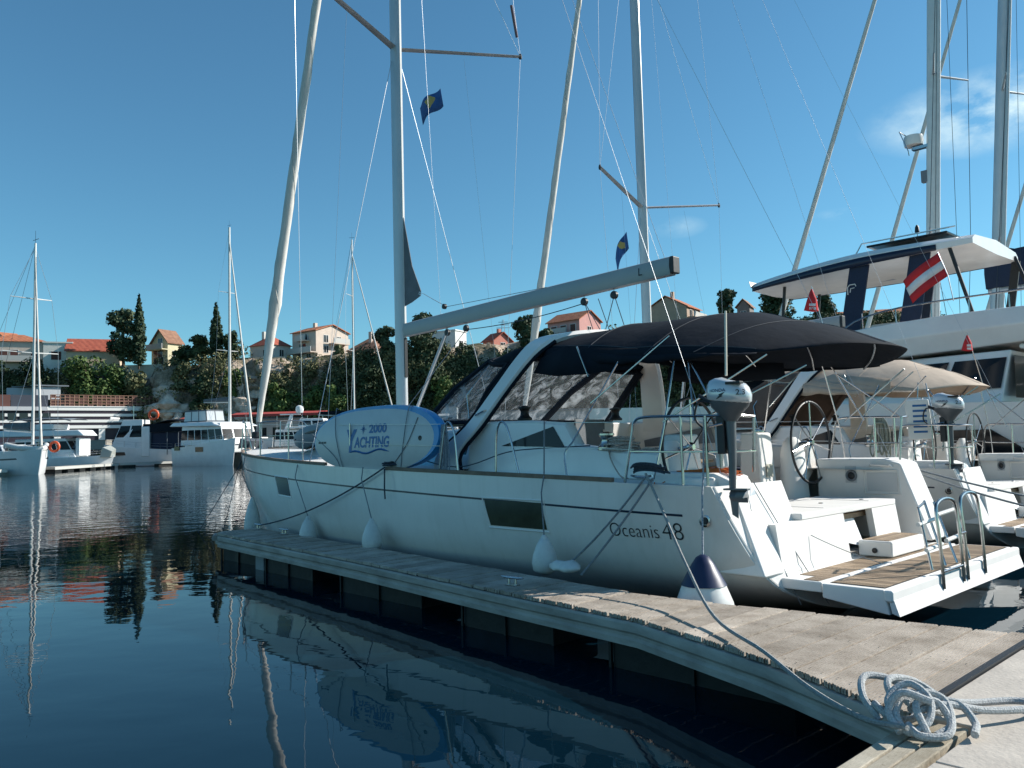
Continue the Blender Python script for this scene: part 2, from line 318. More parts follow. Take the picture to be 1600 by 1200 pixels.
# ---------------------------------------------------------------- near quay: concrete covers with seams, timber kerb
QU=16.13
mb=MB(bw)
mb.box((QU+.24,-26,.02),(20.5,14,.405)); quay=mb.build('quay',mat('quay_concrete_near',(.42,.375,.325),.8,col2=(.53,.475,.41),scale=4,bump=.2,bscale=40),kind='structure',smooth=False,bevel=.01)
TIMB=mat('bleached_timber',(.40,.345,.265),.8,col2=(.62,.56,.45),scale=3,stretch=(1.5,1.5,20),bump=.9,bscale=24)
def plank_mat(name,c1,c2):
    m=bpy.data.materials.new(name); m.use_nodes=True; n=m.node_tree; b=n.nodes['Principled BSDF']; b.inputs['Roughness'].default_value=.9; b.inputs['Specular IOR Level'].default_value=.12
    g=n.nodes.new('ShaderNodeNewGeometry'); mp=n.nodes.new('ShaderNodeMapping'); mp.inputs['Rotation'].default_value=(0,0,-(TH-pi/2)); n.links.new(g.outputs['Position'],mp.inputs[0])
    # x' runs along the boards' length, y' along the pontoon
    def N(sc,st,det=6):
        m2=n.nodes.new('ShaderNodeMapping'); m2.inputs['Scale'].default_value=st; n.links.new(mp.outputs[0],m2.inputs[0])
        no=n.nodes.new('ShaderNodeTexNoise'); no.inputs['Scale'].default_value=sc; no.inputs['Detail'].default_value=det; no.inputs['Roughness'].default_value=.65; n.links.new(m2.outputs[0],no.inputs[0]); return no.outputs[0]
    r=n.nodes.new('ShaderNodeValToRGB'); r.color_ramp.elements[0].position=.33; r.color_ramp.elements[0].color=(*c1,1); r.color_ramp.elements[1].position=.68; r.color_ramp.elements[1].color=(*c2,1)
    q=r.color_ramp.elements.new(.5); q.color=(*[(a+b_)/2 for a,b_ in zip(c1,c2)],1)
    n.links.new(N(3.2,(1,1,1)),r.inputs[0])
    r2=n.nodes.new('ShaderNodeMapRange'); n.links.new(N(30,(40,1,1),3),r2.inputs[0]); r2.inputs[1].default_value=.3;r2.inputs[2].default_value=.7;r2.inputs[3].default_value=.62; r2.inputs[4].default_value=1.15
    oi=n.nodes.new('ShaderNodeObjectInfo'); r3=n.nodes.new('ShaderNodeMapRange'); n.links.new(oi.outputs['Random'],r3.inputs[0]); r3.inputs[3].default_value=.76; r3.inputs[4].default_value=1.08
    m1=n.nodes.new('ShaderNodeMath'); m1.operation='MULTIPLY'; n.links.new(r2.outputs[0],m1.inputs[0]); n.links.new(r3.outputs[0],m1.inputs[1])
    mx=n.nodes.new('ShaderNodeMixRGB'); mx.blend_type='MULTIPLY'; mx.inputs[0].default_value=1; n.links.new(r.outputs[0],mx.inputs[1]); n.links.new(m1.outputs[0],mx.inputs[2])
    nk=N(55,(1,1,1),2); kr=n.nodes.new('ShaderNodeMapRange'); n.links.new(nk,kr.inputs[0]); kr.inputs[1].default_value=.66; kr.inputs[2].default_value=.74; kr.inputs[4].default_value=.6; kr.clamp=True
    mx2=n.nodes.new('ShaderNodeMixRGB'); n.links.new(kr.outputs[0],mx2.inputs[0]); n.links.new(mx.outputs[0],mx2.inputs[1]); mx2.inputs[2].default_value=(.13,.10,.08,1)
    n.links.new(mx2.outputs[0],b.inputs['Base Color'])
    bu=n.nodes.new('ShaderNodeBump'); bu.inputs['Strength'].default_value=.6; bu.inputs['Distance'].default_value=.004; n.links.new(N(30,(30,1,1),3),bu.inputs['Height']); n.links.new(bu.outputs[0],b.inputs['Normal'])
    return m
DECKM=plank_mat('pontoon_board_wood',(.35,.295,.24),(.61,.535,.455))
TIMB=plank_mat('bleached_timber',(.42,.36,.27),(.66,.60,.49))
for i in range(9):      # timber kerb beams along the quay edge
    v0=4.72+.0+i*2.2
    for k in range(3):
        w=.075; mb=MB(bw); mb.box((QU+k*.08,v0,.10),(QU+k*.08+w-.006,v0+2.19,.425+random.uniform(-.004,.004))); mb.build('timber_beam',TIMB,quay,smooth=False,bevel=.006)
    if i>3: break
for i in range(10):     # cover slabs
    v1=4.68-i*1.6
    mb=MB(bw); mb.box((QU+.0 if i else QU,v1-1.58,.10),(QU+.55,v1,.428)); mb.build('edge_slab',mat('quay_concrete_near'),quay,smooth=False,bevel=.008)
for i in range(7):
    for j in range(4):
        v0=9.0-i*1.9; u0=QU+.56+j*.95
        u0_=u0
        if v0>4.6 and j==0: u0_=QU+.26
        mb=MB(bw); mb.box((u0_,v0-1.885,.38),(u0+.94,v0,.43+random.uniform(-.003,.003))); mb.build('cover_slab',mat('quay_concrete_near'),quay,smooth=False,bevel=.006)

# ---------------------------------------------------------------- finger pontoon
NE=[(4.55,2.80),(4.75,2.98),(9.4,3.37),(12.34,3.69),(13.85,3.83),(15.13,4.25),(16.12,4.70)]
FE=[(4.3,2.42),(4.5,2.16),(13.2,3.05),(14.1,2.98),(14.84,2.86),(16.12,2.65)]
def ipl(P,u):
    for a,b in zip(P,P[1:]):
        if a[0]<=u<=b[0]: return a[1]+(b[1]-a[1])*(u-a[0])/(b[0]-a[0])
    return P[0][1] if u<P[0][0] else P[-1][1]
fin=thing('finger_pontoon','narrow floating finger pontoon of ribbed wooden boards between the open water and the near yacht','pontoon',BW(16,3.6,0))
def fp(p): return BW(*p)-fin.location
u=4.56; bwid=.2; ribn=9
while u<16.11:
    e=min(u+bwid-(.019 if u>11.8 else .012),16.12); mb=MB(fp); rings=[]; zj=random.uniform(-.006,.004)
    near=u>11.8; n=ribn if near else 1
    for k in range(n):
        a=u+(e-u)*k/n; b=u+(e-u)*(k+1)/n-(.0035 if near else 0)
        nv=[ipl(NE,a)+random.uniform(-.006,.012),ipl(NE,b)+random.uniform(-.006,.012)]; fv=[ipl(FE,a),ipl(FE,b)]
        mb.hexa([(a,fv[0],.40),(b,fv[1],.40),(b,nv[1],.40),(a,nv[0],.40)],[(a+.001,fv[0],.43+zj),(b-.001,fv[1],.43+zj),(b-.001,nv[1],.43+zj),(a+.001,nv[0],.43+zj)])
    if near: mb.hexa([(u,ipl(FE,u),.39),(e,ipl(FE,e),.39),(e,ipl(NE,e)-.02,.39),(u,ipl(NE,u)-.02,.39)],[(u,ipl(FE,u),.4255+zj),(e,ipl(FE,e),.4255+zj),(e,ipl(NE,e)-.02,.4255+zj),(u,ipl(NE,u)-.02,.4255+zj)])
    mb.build('board',DECKM,fin,smooth=False,fix=False); u+=bwid
mb=MB(fp)
for k in range(58):
    uu=4.56+.2*k
    for du in (.05,.14):
        for v_ in (ipl(NE,uu+du)-.09,ipl(FE,uu+du)+.08,(ipl(NE,uu+du)+ipl(FE,uu+du))/2): mb.poly([(uu+du+.006*cos(q),v_+.006*sin(q),.4365) for q in (0,1.05,2.1,3.14,4.2,5.24)])
mb.build('screw_heads',mat('rusty_screw',(.05,.035,.025),.6),fin,smooth=False,kind='stuff')
GALV=mat('weathered_fascia',(.25,.23,.205),.65,col2=(.41,.385,.345),scale=2.2,stretch=(1,1,3),bump=.2,bscale=8)
def fascia(P,off,name):
    path=[(4.35,ipl(P,4.35)+off) ]+[(u_,ipl(P,u_)+off) for u_ in np.arange(4.6,16.1,.25)]+[(16.1,ipl(P,16.1)+off)]
    sgn=1 if off>0 else -1
    rings=[[(u_,v_-.03*sgn,.392),(u_,v_+.012*sgn,.392),(u_,v_+.022*sgn,.375),(u_,v_+.022*sgn,.325),(u_,v_+.004*sgn,.305),(u_,v_+.004*sgn,.285),(u_,v_+.018*sgn,.265),(u_,v_+.018*sgn,.22),(u_,v_-.03*sgn,.21)] for u_,v_ in path]
    MB(fp).loft(rings).build(name,GALV,fin,ang=30)
fascia(NE,.012,'side_rail'); fascia(FE,-.012,'side_rail')
MB(fp).tube([(4.36,2.25,.34),(4.2,2.5,.34),(4.3,2.80,.34),(4.62,2.96,.34)],.05,8).build('end_bumper',GALV,fin)
FLOAT=mat('float_module',(.010,.012,.012),.6,var=.3,scale=3,bump=.4,bscale=9)
for (a,b) in [(4.7,5.9),(6.6,7.9),(8.9,10.5),(11.5,12.7),(13.5,15.0)]:
    mb=MB(fp); mb.box((a,ipl(FE,a)+.08,-.25),(b,ipl(NE,a)-.07,.205)); fl=mb.build('float',FLOAT,fin,smooth=False,bevel=.03)
    n=int((b-a)/.55)
    for k in range(n+1): uu=a+(b-a)*k/n; MB(fp).box((uu-.012,ipl(NE,a)-.07,-.2),(uu+.012,ipl(NE,a)-.045,.2)).build('float_rib',FLOAT,fl,smooth=False)

MB(fp).box((6.2,2.98,-.05),(6.45,3.04,.2)).build('hanging_plate',mat('pale_plate',(.22,.24,.25),.6,var=.1),fin,smooth=False)
# rubber gap strip to the quay
MB(fp).box((16.085,2.6,.36),(16.125,4.66,.44)).build('hinge_gap_strip',DARKM,fin,smooth=False)
def dock_cleat(u,v,rz,label):
    t=thing('dock_cleat',label,'cleat',BW(u,v,.43),YROT+rz,'cleats bolted along the finger pontoon')
    MB().box((-.07,-.03,0),(.07,.03,.012)).build('base_plate',STEEL,t,smooth=False,bevel=.003)
    for x in (-.04,.04): MB().lathe([(.013,.01),(.011,.06)],(x,0,0),n=8).build('post',STEEL,t)
    MB().tube([(-.13,0,.075),(-.06,0,.07),(.06,0,.07),(.13,0,.075)],[.008,.014,.014,.008],8).build('horn',STEEL,t)
dock_cleat(4.72,2.25,.1,'small steel cleat nearest the far tip of the finger pontoon')
dock_cleat(5.9,2.42,.1,'steel cleat on the pontoon beside the white fender nearest the bow')
dock_cleat(12.1,3.44,.1,'steel cleat at the pontoon edge where the shade ends')
# ================================================================ YACHTS
# hull sections: u, then (v,z) at sheer, upper, mid, low, bilge, keel
ST=[(0,[(.03,1.76),(.025,1.2),(.02,.6),(.02,.15),(.015,-.08),(0,-.15)]),
(.5,[(.44,1.735),(.36,1.15),(.27,.6),(.2,.15),(.12,-.12),(0,-.25)]),
(1.5,[(1.03,1.69),(.92,1.1),(.76,.58),(.6,.15),(.4,-.2),(0,-.4)]),
(3,[(1.64,1.625),(1.54,1.07),(1.36,.55),(1.14,.15),(.8,-.25),(0,-.5)]),
(5,[(2.09,1.545),(2.03,1.02),(1.88,.52),(1.66,.15),(1.25,-.28),(0,-.55)]),
(7,[(2.30,1.475),(2.27,.98),(2.15,.5),(1.92,.15),(1.5,-.3),(0,-.6)]),
(9,[(2.37,1.41),(2.35,.95),(2.24,.48),(2.0,.15),(1.6,-.28),(0,-.55)]),
(11,[(2.34,1.355),(2.31,.92),(2.17,.46),(1.88,.15),(1.4,-.2),(0,-.42)]),
(12.5,[(2.27,1.31),(2.21,.9),(2.02,.45),(1.64,.17),(1.0,-.08),(0,-.25)]),
(13.45,[(2.2,1.285),(2.07,.86),(1.83,.44),(1.38,.2),(.68,.02),(0,-.08)])]
def ring(u,n=4):
    """port half section at u, sheer to keel"""
    u=max(0,min(13.45,u)); us=[s[0] for s in ST]; i=max(0,min(len(us)-2,max(k for k in range(len(us)) if us[k]<=u)))
    if i>=len(us)-1: i=len(us)-2
    a,b=ST[i],ST[i+1]; p=ST[max(i-1,0)]; q=ST[min(i+2,len(ST)-1)]; h=b[0]-a[0]; t=(u-a[0])/h; out=[]
    for k in range(6):
        r=[]
        for c in range(2):
            y0,y1=a[1][k][c],b[1][k][c]
            m0=(y1-p[1][k][c])/(b[0]-p[0]) if i>0 else (y1-y0)/h; m1=(q[1][k][c]-y0)/(q[0]-a[0]) if i<len(ST)-2 else (y1-y0)/h
            if i==0 and c==0: m0=(y1-y0)/h*1.15
            r.append((2*t**3-3*t*t+1)*y0+(t**3-2*t*t+t)*h*m0+(-2*t**3+3*t*t)*y1+(t**3-t*t)*h*m1)
        out.append(Vector((0,r[0],r[1])))
    return cr(out,n)
def shift(u,z):
    s=0
    if u>11.2: s+=(1.285-z)*.36*((u-11.2)/2.25)**2
    if u<2: s+=(1.76-z)*.13*(1-u/2)**2
    return s
def hull_pt(u,z,off=0.0,side=1):
    """point on the topsides at true (u,z)"""
    up=u
    for _ in range(4): up=u-shift(up,z)
    R=ring(up); v=R[0].y
    for a,b in zip(R,R[1:]):
        if b.z<=z<=a.z: v=a.y+(b.y-a.y)*(a.z-z)/(a.z-b.z+1e-9); break
    return (u,(v+off)*side,z)
def sheer(u): R=ring(u); return R[0].y,R[0].z

def make_hull(root,m,NU=46):
    mb=MB(loc); rings=[]
    us=[13.45*(i/NU) for i in range(NU+1)]; us=sorted(set(us+[.1,.22]))
    for u in us:
        R=ring(u); P=[(u+shift(u,p.z),p.y,p.z) for p in R]; rings.append(P+[(x,-y,z) for x,y,z in reversed(P[:-1])])
    mb.grid(rings); return mb.build('hull',m,root,ang=50)
def tub(root,name,pts,r,m=STEEL,n=7,**k): return MB(loc).tube(pts,r,n).build(name,m,root,**k)
def boxp(root,name,a,b,m,bevel=.012,**k): return MB(loc).box(a,b).build(name,m,root,smooth=bevel>0,bevel=bevel,**k)

def yacht(name,label,origin,scale,o):
    root=thing(name,label,'sailing yacht',BW(*origin),YROT,scale=scale)
    R=root; main=o.get('main',False); cv=o['canvas']; cvh=o['hood']
    make_hull(R,HULLM)
    # hull stripe and teak toe rail
    for s in (1,-1):
        mb=MB(loc); rows=[]
        for i in range(61):
            u=.06+13.05*i/60; v,z=sheer(u); zz=z-.265-.02*max(0,(u-9)/4); a=hull_pt(u,zz+.011,.003,s); b=hull_pt(u,zz-.011,.003,s); rows.append([a,b])
        mb.grid(rows).build('hull_stripe',NAVY,R,fix=False)
        segs=[(.25,6.9),(8.55,12.35)]
        for a,b in segs:
            n=int((b-a)*4); path=[]
            mb=MB(loc); rings=[]
            for i in range(n+1):
                u=a+(b-a)*i/n; v,z=sheer(u); rings.append([(u,s*(v-.045),z),(u,s*(v+.004),z),(u,s*(v+.004),z+.045),(u,s*(v-.045),z+.045)])
            mb.loft(rings).build('toe_rail',TEAKG,R,ang=30)
    # deck
    mb=MB(loc); rows=[]
    for i in range(39):
        u=9.5*i/38; v,z=sheer(u); rows.append([(u,-v+2*v*k/10,z-.012+.07*min(1,v)*(1-(2*k/10-1)**2)) for k in range(11)])
    mb.grid(rows).build('foredeck',NONSKID,R)
    for s in (1,-1):
        mb=MB(loc); mb.grid([[(u,s*1.45,sheer(u)[1]-.005),(u,s*(sheer(u)[0]-.001),sheer(u)[1]-.012)] for u in np.linspace(9.5,13.45,14)]); mb.build('side_deck',NONSKID,R)
    # coachroof
    mb=MB(loc); cs=[(2.5,.25,.5,.03),(3.2,.5,.8,.10),(4.4,.78,1.05,.22),(5.7,1.0,1.3,.35),(7.2,1.2,1.48,.46),(8.6,1.32,1.55,.52),(9.55,1.36,1.56,.56)]
    def croof(u):
        for a,b in zip(cs,cs[1:]):
            if a[0]<=u<=b[0]: t=(u-a[0])/(b[0]-a[0]); return [a[k]+(b[k]-a[k])*t for k in (1,2,3)]
        return cs[-1][1:]
    rings=[]
    for u in np.linspace(2.5,9.55,24):
        wt,wb,h=croof(u); z0=sheer(u)[1]-.02; prof=[]
        half=[(wb,z0),(wb-.02,z0+h*.25),(wt+.04,z0+h*.88),(wt-.05,z0+h),(wt*.6,z0+h+.05),(0,z0+h+.08)]
        rings.append([(u,y,z) for y,z in half]+[(u,-y,z) for y,z in reversed(half[:-1])])
    rf=mb.loft(rings,False,False).build('coachroof',GEL,R,ang=35)
    for s in (1,-1):
        mb=MB(loc); rows=[]
        for u in np.linspace(5.3,9.2,14):
            wt,wb,h=croof(u); z0=sheer(u)[1]-.02; f=min(1,(u-5.3)/.9); f2=1
            def sp(t): return (u,s*((wb-.02)+(wt+.04-wb+.02)*t+.004),z0+h*(.25+.63*t))
            rows.append([sp(.22),sp(.22+.58*f)])
        mb.grid(rows).build('coachroof_window',GLASS,rf)
    MB(loc).box((3.35,-.26,sheer(3.4)[1]+.14),(3.85,.26,sheer(3.4)[1]+.20)).build('deck_hatch',GLASS,R,smooth=True,bevel=.02)
    MB(loc).box((7.3,-.3,2.02),(7.85,.3,2.07)).build('deck_hatch',GLASS,R,smooth=True,bevel=.02)
    # hull windows
    for s in (1,-1):
        for q in ([(4.95,1.275),(5.50,1.255),(5.56,.985),(5.0,1.0)],[(10.5,1.09),(11.40,1.08),(11.42,.79),(10.56,.80)]):
            f=MB(loc); cx=sum(p[0] for p in q)/4; cz=sum(p[1] for p in q)/4
            rows=[]; n=8
            for i in range(n+1):
                t=i/n; top=(q[0][0]+(q[1][0]-q[0][0])*t,q[0][1]+(q[1][1]-q[0][1])*t); bot=(q[3][0]+(q[2][0]-q[3][0])*t,q[3][1]+(q[2][1]-q[3][1])*t)
                rows.append([hull_pt(top[0]+(bot[0]-top[0])*k/4,top[1]+(bot[1]-top[1])*k/4,.006,s) for k in range(5)])
            w=f.grid(rows).build('hull_window',GLASSG if q[0][0]>6 else GLASS,R,fix=False)
            fr=MB(loc); lp=[hull_pt(p[0]+(.03 if p[0]>cx else -.03),p[1]+(.025 if p[1]>cz else -.025),.003,s) for p in q]
            fr.tube(lp+[lp[0]],.012,6).build('window_frame',GEL,w)
    # cockpit
    zc=.86
    boxp(R,'cockpit_sole',(9.58,-1.5,zc-.05),(13.6,1.5,zc),TEAK,0)
    for s in (1,-1):
        boxp(R,'cockpit_bench',(9.62,min(s*.72,s*1.46),zc),(12.0,max(s*.72,s*1.46),1.27),GEL,.03)
        boxp(R,'bench_cushion',(9.7,min(s*.78,s*1.36),1.272),(11.95,max(s*.78,s*1.36),1.33),NAVYF,.02)
        # coaming: high window section forward, low section aft
        z0=sheer(11)[1]-.03
        mb=MB(loc); top=[(9.5,2.02),(10.6,2.0),(11.18,1.95),(11.36,1.70),(12.0,1.62),(12.5,1.60)]; rings=[]
        for u,zt in top: rings.append([(u,s*1.74,z0),(u,s*(1.74-.10*(zt-z0)),zt-.03),(u,s*(1.70-.10*(zt-z0)),zt),(u,s*(1.60-.1*(zt-z0)),zt),(u,s*(1.56-.1*(zt-z0)),zt-.03),(u,s*1.48,z0-.2)])
        co=mb.loft(rings).build('cockpit_coaming',GEL,R,ang=30)
        def cp(u,z,oo=.004): return (u,s*(1.74-.10*(z-z0)+oo),z)
        MB(loc).poly([cp(10.12,1.70),cp(11.0,1.915),cp(11.2,1.67)]).build('coaming_window',GLASS,co,smooth=False)
        MB(loc).poly([(9.9,s*1.47,1.72),(11.1,s*1.45,1.90),(11.15,s*1.47,1.66),(9.9,s*1.485,1.62)]).build('inner_window_panel',GREYP,co,smooth=False)
        # winches
        for (uu,zz,vv,k) in [(9.78,2.03,.95,1),(11.75,1.63,1.62,1.05)]:
            MB(loc).lathe([(.10*k,0),(.10*k,.03),(.075*k,.05),(.06*k,.07),(.055*k,.12),(.07*k,.15),(.085*k,.16),(.085*k,.18),(.04*k,.19),(.03,.2)],(uu,s*vv,zz),n=16).build('winch',DARKM if uu<10 else STEEL,R)
    boxp(R,'winch_drum_band',(9.71,-.02,1.99),(9.74,.02,2.0),STEEL,0)
    # companionway bulkhead
    boxp(R,'bulkhead',(9.5,-1.5,zc),(9.62,1.5,2.0),GEL,.01)
    boxp(R,'bulkhead_door',(9.625,-.85,1.0),(9.65,-.2,2.05),GREYP,.005)
    boxp(R,'bulkhead_window',(9.625,.25,1.45),(9.645,1.2,1.9),GLASS,0)
    boxp(R,'instrument',(9.652,-.95,1.75),(9.67,-.80,1.9),GEL,.005)
    boxp(R,'cockpit_table',(10.2,-.26,zc),(11.75,.26,1.42),GEL,.03)
    boxp(R,'table_top',(10.1,-.42,1.42),(11.8,.42,1.46),TEAK,.01)
    # helm pods, pedestals, wheels, seats
    for s in (1,-1):
        mb=MB(loc); rings=[[(12.02+.03*t,s*(.62+.02*t),zc+.92*t),(12.30+.06*(1-t),s*(.62+.02*t),zc+.92*t),(12.30+.06*(1-t),s*(1.0-.02*t),zc+.92*t),(12.02+.03*t,s*(1.0-.02*t),zc+.92*t)] for t in (0,.5,1)]
        pd=mb.loft(rings).build('helm_console',GELM,R,ang=30,bevel=.03)
        MB(loc).box((12.352,min(s*.74,s*.88),1.22),(12.358,max(s*.74,s*.88),1.38)).build('console_hatch',mat('hatch_cream',(.5,.48,.40),.4),pd,smooth=False)
        mb=MB(loc); mb.loft([[(12.40+.16*cos(a)*k*.9,s*1.32+.24*k*sin(a),z) for a in np.linspace(0,2*pi,16,endpoint=False)] for z,k in ((zc,1.15),(1.2,1.0),(1.5,.9),(1.64,.7),(1.71,.35))])
        mb.build('steering_pedestal',GELM,R)
        wh=MB(loc); WC=(12.66,s*1.32,1.64); wh.torus(WC,.515,.016,'x',44,8); w=wh.build('steering_wheel',DARKM,R)
        hub=MB(loc); hub.lathe([(.05,-.03),(.055,0),(.03,.03)],WC,'x',12); hub.tube([(12.5,s*1.32,1.62),WC],.025,8); hub.build('wheel_hub',STEEL,w)
        for k in range(7):
            a=pi/2+2*pi*k/7; MB(loc).tube([WC,(WC[0],WC[1]+.51*cos(a),WC[2]+.51*sin(a))],.009,6).build('spoke',STEEL,w)
        if s>0: boxp(R,'helm_seat',(12.95,min(s*1.35,s*2.0),1.02),(13.35,max(s*1.35,s*2.0),1.36),GELM,.04)
        # quarter moulding
        prof=[(12.6,1.40),(13.30,1.395),(13.47,1.33),(13.52,1.22),(13.80,.46),(12.6,.46)] if s>0 else [(12.6,1.42),(13.46,1.42),(13.66,1.36),(13.98,.46),(12.6,.46)]
        inn,out=(1.55,1.93 if s>0 else 2.08)
        mb=MB(loc); mb.hexa([(u,s*inn,z) for u,z in prof],[(u,s*out,z) for u,z in prof]); q=mb.build('quarter_moulding',GELM,R,ang=30,bevel=.025)
        if s>0: MB(loc).hexa([(u_,1.05,z_) for u_,z_ in ((12.9,1.26),(13.28,1.26),(13.44,1.16),(13.80,.44),(12.9,.44))],[(u_,1.555,z_) for u_,z_ in ((12.9,1.26),(13.28,1.26),(13.44,1.16),(13.80,.44),(12.9,.44))]).build('quarter_locker',GELM,q,bevel=.03)
        if s<0:
            mb=MB(loc); y=-1.545
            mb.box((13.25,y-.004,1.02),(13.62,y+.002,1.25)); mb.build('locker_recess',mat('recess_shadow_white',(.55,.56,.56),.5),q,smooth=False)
            MB(loc).tube([(13.22,y+.004,.99),(13.65,y+.004,.99),(13.62,y+.004,1.28),(13.22,y+.004,1.28),(13.22,y+.004,.99)],.010,6).build('recess_frame',GEL,q)
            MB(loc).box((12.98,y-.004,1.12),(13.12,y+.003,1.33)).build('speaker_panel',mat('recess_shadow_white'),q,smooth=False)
            MB(loc).torus((13.06,y+.01,1.21),.06,.015,'y',20,6).build('speaker_ring',GREYP,q)
            MB(loc).lathe([(.05,0),(.02,.01)],(13.06,y+.004,1.21),'y',12).build('speaker_cone',DARKM,q)
            MB(loc).tube([(13.3,y+.01,1.33),(13.32,y+.045,1.35),(13.55,y+.045,1.34),(13.57,y+.01,1.32)],.014,6).build('grab_handle',GEL,q)
        # transom quarter face down to the waterline
        mb=MB(loc); rows=[]
        Rg=ring(13.45)
        for p in Rg:
            u=13.45+shift(13.45,p.z); inner=min(p.y,(1.0 if s>0 else 1.56) if p.z>.4 else 0)
            rows.append([(u,s*p.y,p.z),(u+.03,s*(p.y*.8+inner*.2),p.z),(u+.04,s*inner,p.z)])
        mb.grid(rows).build('transom_face',GELM,R)
        mb=MB(loc); mb.tube([(13.45+shift(13.45,p.z)+.005,s*(p.y-.035),p.z) for p in Rg[:14]],.013,6).build('transom_trim',GEL,R)
    # stern lockers and bathing platform
    lid=MB(loc); lid.box((12.75,-1.2,.90),(13.72,1.06,.965)); lid=lid.build('locker_lid',GELM,R,bevel=.012)
    for a,b in (((12.9,.35,.9655),(13.6,.36,.968)),((12.9,-.75,.9655),(13.6,-.74,.968)),((12.88,-.75,.9655),(12.89,1.4,.968))): MB(loc).box(a,b).build('lid_seam',GREYP,lid,smooth=False)
    for (a,b) in ((13.5,.9),(13.3,-.2),(13.45,-.9)): MB(loc).lathe([(.028,0),(.022,.006)],(a,b,.966),n=10).build('lid_latch',STEEL,lid)
    mb=MB(loc); mb.hexa([(13.70,1.56,.42),(13.78,1.56,.42),(13.78,.15,.42),(13.70,.15,.42)],[(13.64,1.56,.9),(13.715,1.56,.9),(13.715,.15,.9),(13.64,.15,.9)]); mb.build('locker_front',GELM,R,smooth=False)
    mb=MB(loc); mb.hexa([(13.70,-.55,.42),(13.78,-.55,.42),(13.78,-1.2,.42),(13.70,-1.2,.42)],[(13.64,-.55,.9),(13.715,-.55,.9),(13.715,-1.2,.9),(13.64,-1.2,.9)]); mb.build('locker_front',GELM,R,smooth=False)
    boxp(R,'locker_floor',(12.9,-.55,.40),(13.7,.15,.45),GEL,0); boxp(R,'locker_back',(12.9,-.55,.45),(12.95,.15,.9),mat('locker_beige',(.42,.40,.36),.6),0)
    boxp(R,'liferaft_case',(13.0,-.35,.46),(13.45,.1,.72),mat('locker_beige'),.03)
    mb=MB(loc); mb.poly([(13.72,.16,.60),(13.76,-.22,.52),(13.60,-.34,.80),(13.56,.05,.86)]); mb.build('instruction_sheet',mat('paper_white',(.72,.73,.74),.7),R,smooth=False,solid=.004)
    st=boxp(R,'boarding_step',(13.74,-.98,.435),(14.10,-.10,.60),GELM,.02)
    for k in range(5): boxp(st,'step_teak_slat',(13.78+.056*k,-.94,.601),(13.78+.056*k+.05,-.14,.606),TEAK,0)
    MB(loc).lathe([(.028,0),(.028,.012),(.015,.016)],(13.92,-.098,.50),'y',12).build('shower_socket',DARKM,st)
    boxp(R,'stern_platform',(13.66,-1.72,.33),(14.17,1.62,.425),GELM,.015)
    for k in range(28):
        v=-1.62+.115*k; boxp(R,'platform_plank',(13.83 if -1.1<v<1.3 else 13.99,v,.426),(14.13,v+.107,.431),TEAK,0)
    fl=MB(loc); fl.hexa([(14.20,-1.72,.30),(14.78,-1.72,.22),(14.78,1.68,.22),(14.20,1.68,.30)],[(14.20,-1.72,.425),(14.74,-1.72,.425),(14.74,1.68,.425),(14.20,1.68,.425)])
    fl=fl.build('folding_platform',GELM,R,bevel=.012)
    boxp(fl,'platform_edge',(14.74,-1.74,.33),(14.82,1.70,.428),GELM,.02)
    mb=MB(loc); mb.hexa([(14.80,-1.72,.24),(14.86,-1.72,.22),(14.86,1.68,.22),(14.80,1.68,.24)],[(14.76,-1.72,.42),(14.80,-1.72,.41),(14.80,1.68,.41),(14.76,1.68,.42)]); mb.build('platform_fascia',GELM,fl,smooth=False)
    mb=MB(loc)
    boxp(fl,'plank_bed',(14.24,-1.64,.4255),(14.72,1.60,.4285),CAULK,0)
    for k in range(34):
        v=-1.63+.095*k; boxp(fl,'platform_plank',(14.25,v,.429),(14.71,v+.089,.4335),TEAK,0)
    # ladder folded up on the platform
    ld=MB(loc)
    def U(v0,v1,u,zt,r=.017): return [(u,v0,.30),(u-.01,v0,.7),(u-.03,v0,zt-.12),(u-.035,v0+(v1-v0)*.12,zt-.03),(u-.04,(v0+v1)/2,zt),(u-.035,v1+(v0-v1)*.12,zt-.03),(u-.03,v1,zt-.12),(u-.01,v1,.7),(u,v1,.30)]
    if main:
        l=MB(loc).tube(cr(U(.62,.1,14.84,1.10),3),.016,8).build('ladder_rail',STEEL,R)
        MB(loc).tube(cr(U(-.02,-.52,14.84,1.12),3),.016,8).build('ladder_rail',STEEL,R)
        for (a,b) in (((14.7,.5,.44),(14.55,.35,1.0)),((14.7,.15,.44),(14.5,.05,1.05)),((14.72,-.1,.44),(14.5,-.2,1.02)),((14.72,-.45,.44),(14.55,-.6,.98)),((14.84,.1,.75),(14.84,-.02,.75)),((14.84,.62,.45),(14.84,.1,.45)),((14.55,.35,1.0),(14.5,.05,1.03))):
            MB(loc).tube([a,b],.013,7).build('ladder_strut',STEEL,R)
        for (a,b) in (((14.66,.5,.62),(14.66,.1,.64)),((14.58,.45,.85),(14.58,.02,.87)),((14.66,-.02,.66),(14.66,-.46,.68)),((14.56,-.1,.9),(14.56,-.56,.92))):
            MB(loc).tube([a,b],.021,8).build('ladder_tread',ALUW,R)
    # exhaust outlet
    p=hull_pt(13.33,.97,.0,1); MB(loc).lathe([(.05,-.02),(.062,.006),(.045,.012),(.04,-.03)],p,'y',18).build('exhaust_outlet',STEEL,R)
    MB(loc).lathe([(.036,0),(.030,.009)],p,'y',14).build('exhaust_hole',DARKM,R)
    # ------------------------------------------------ guard rails
    def vz(u): return sheer(u)
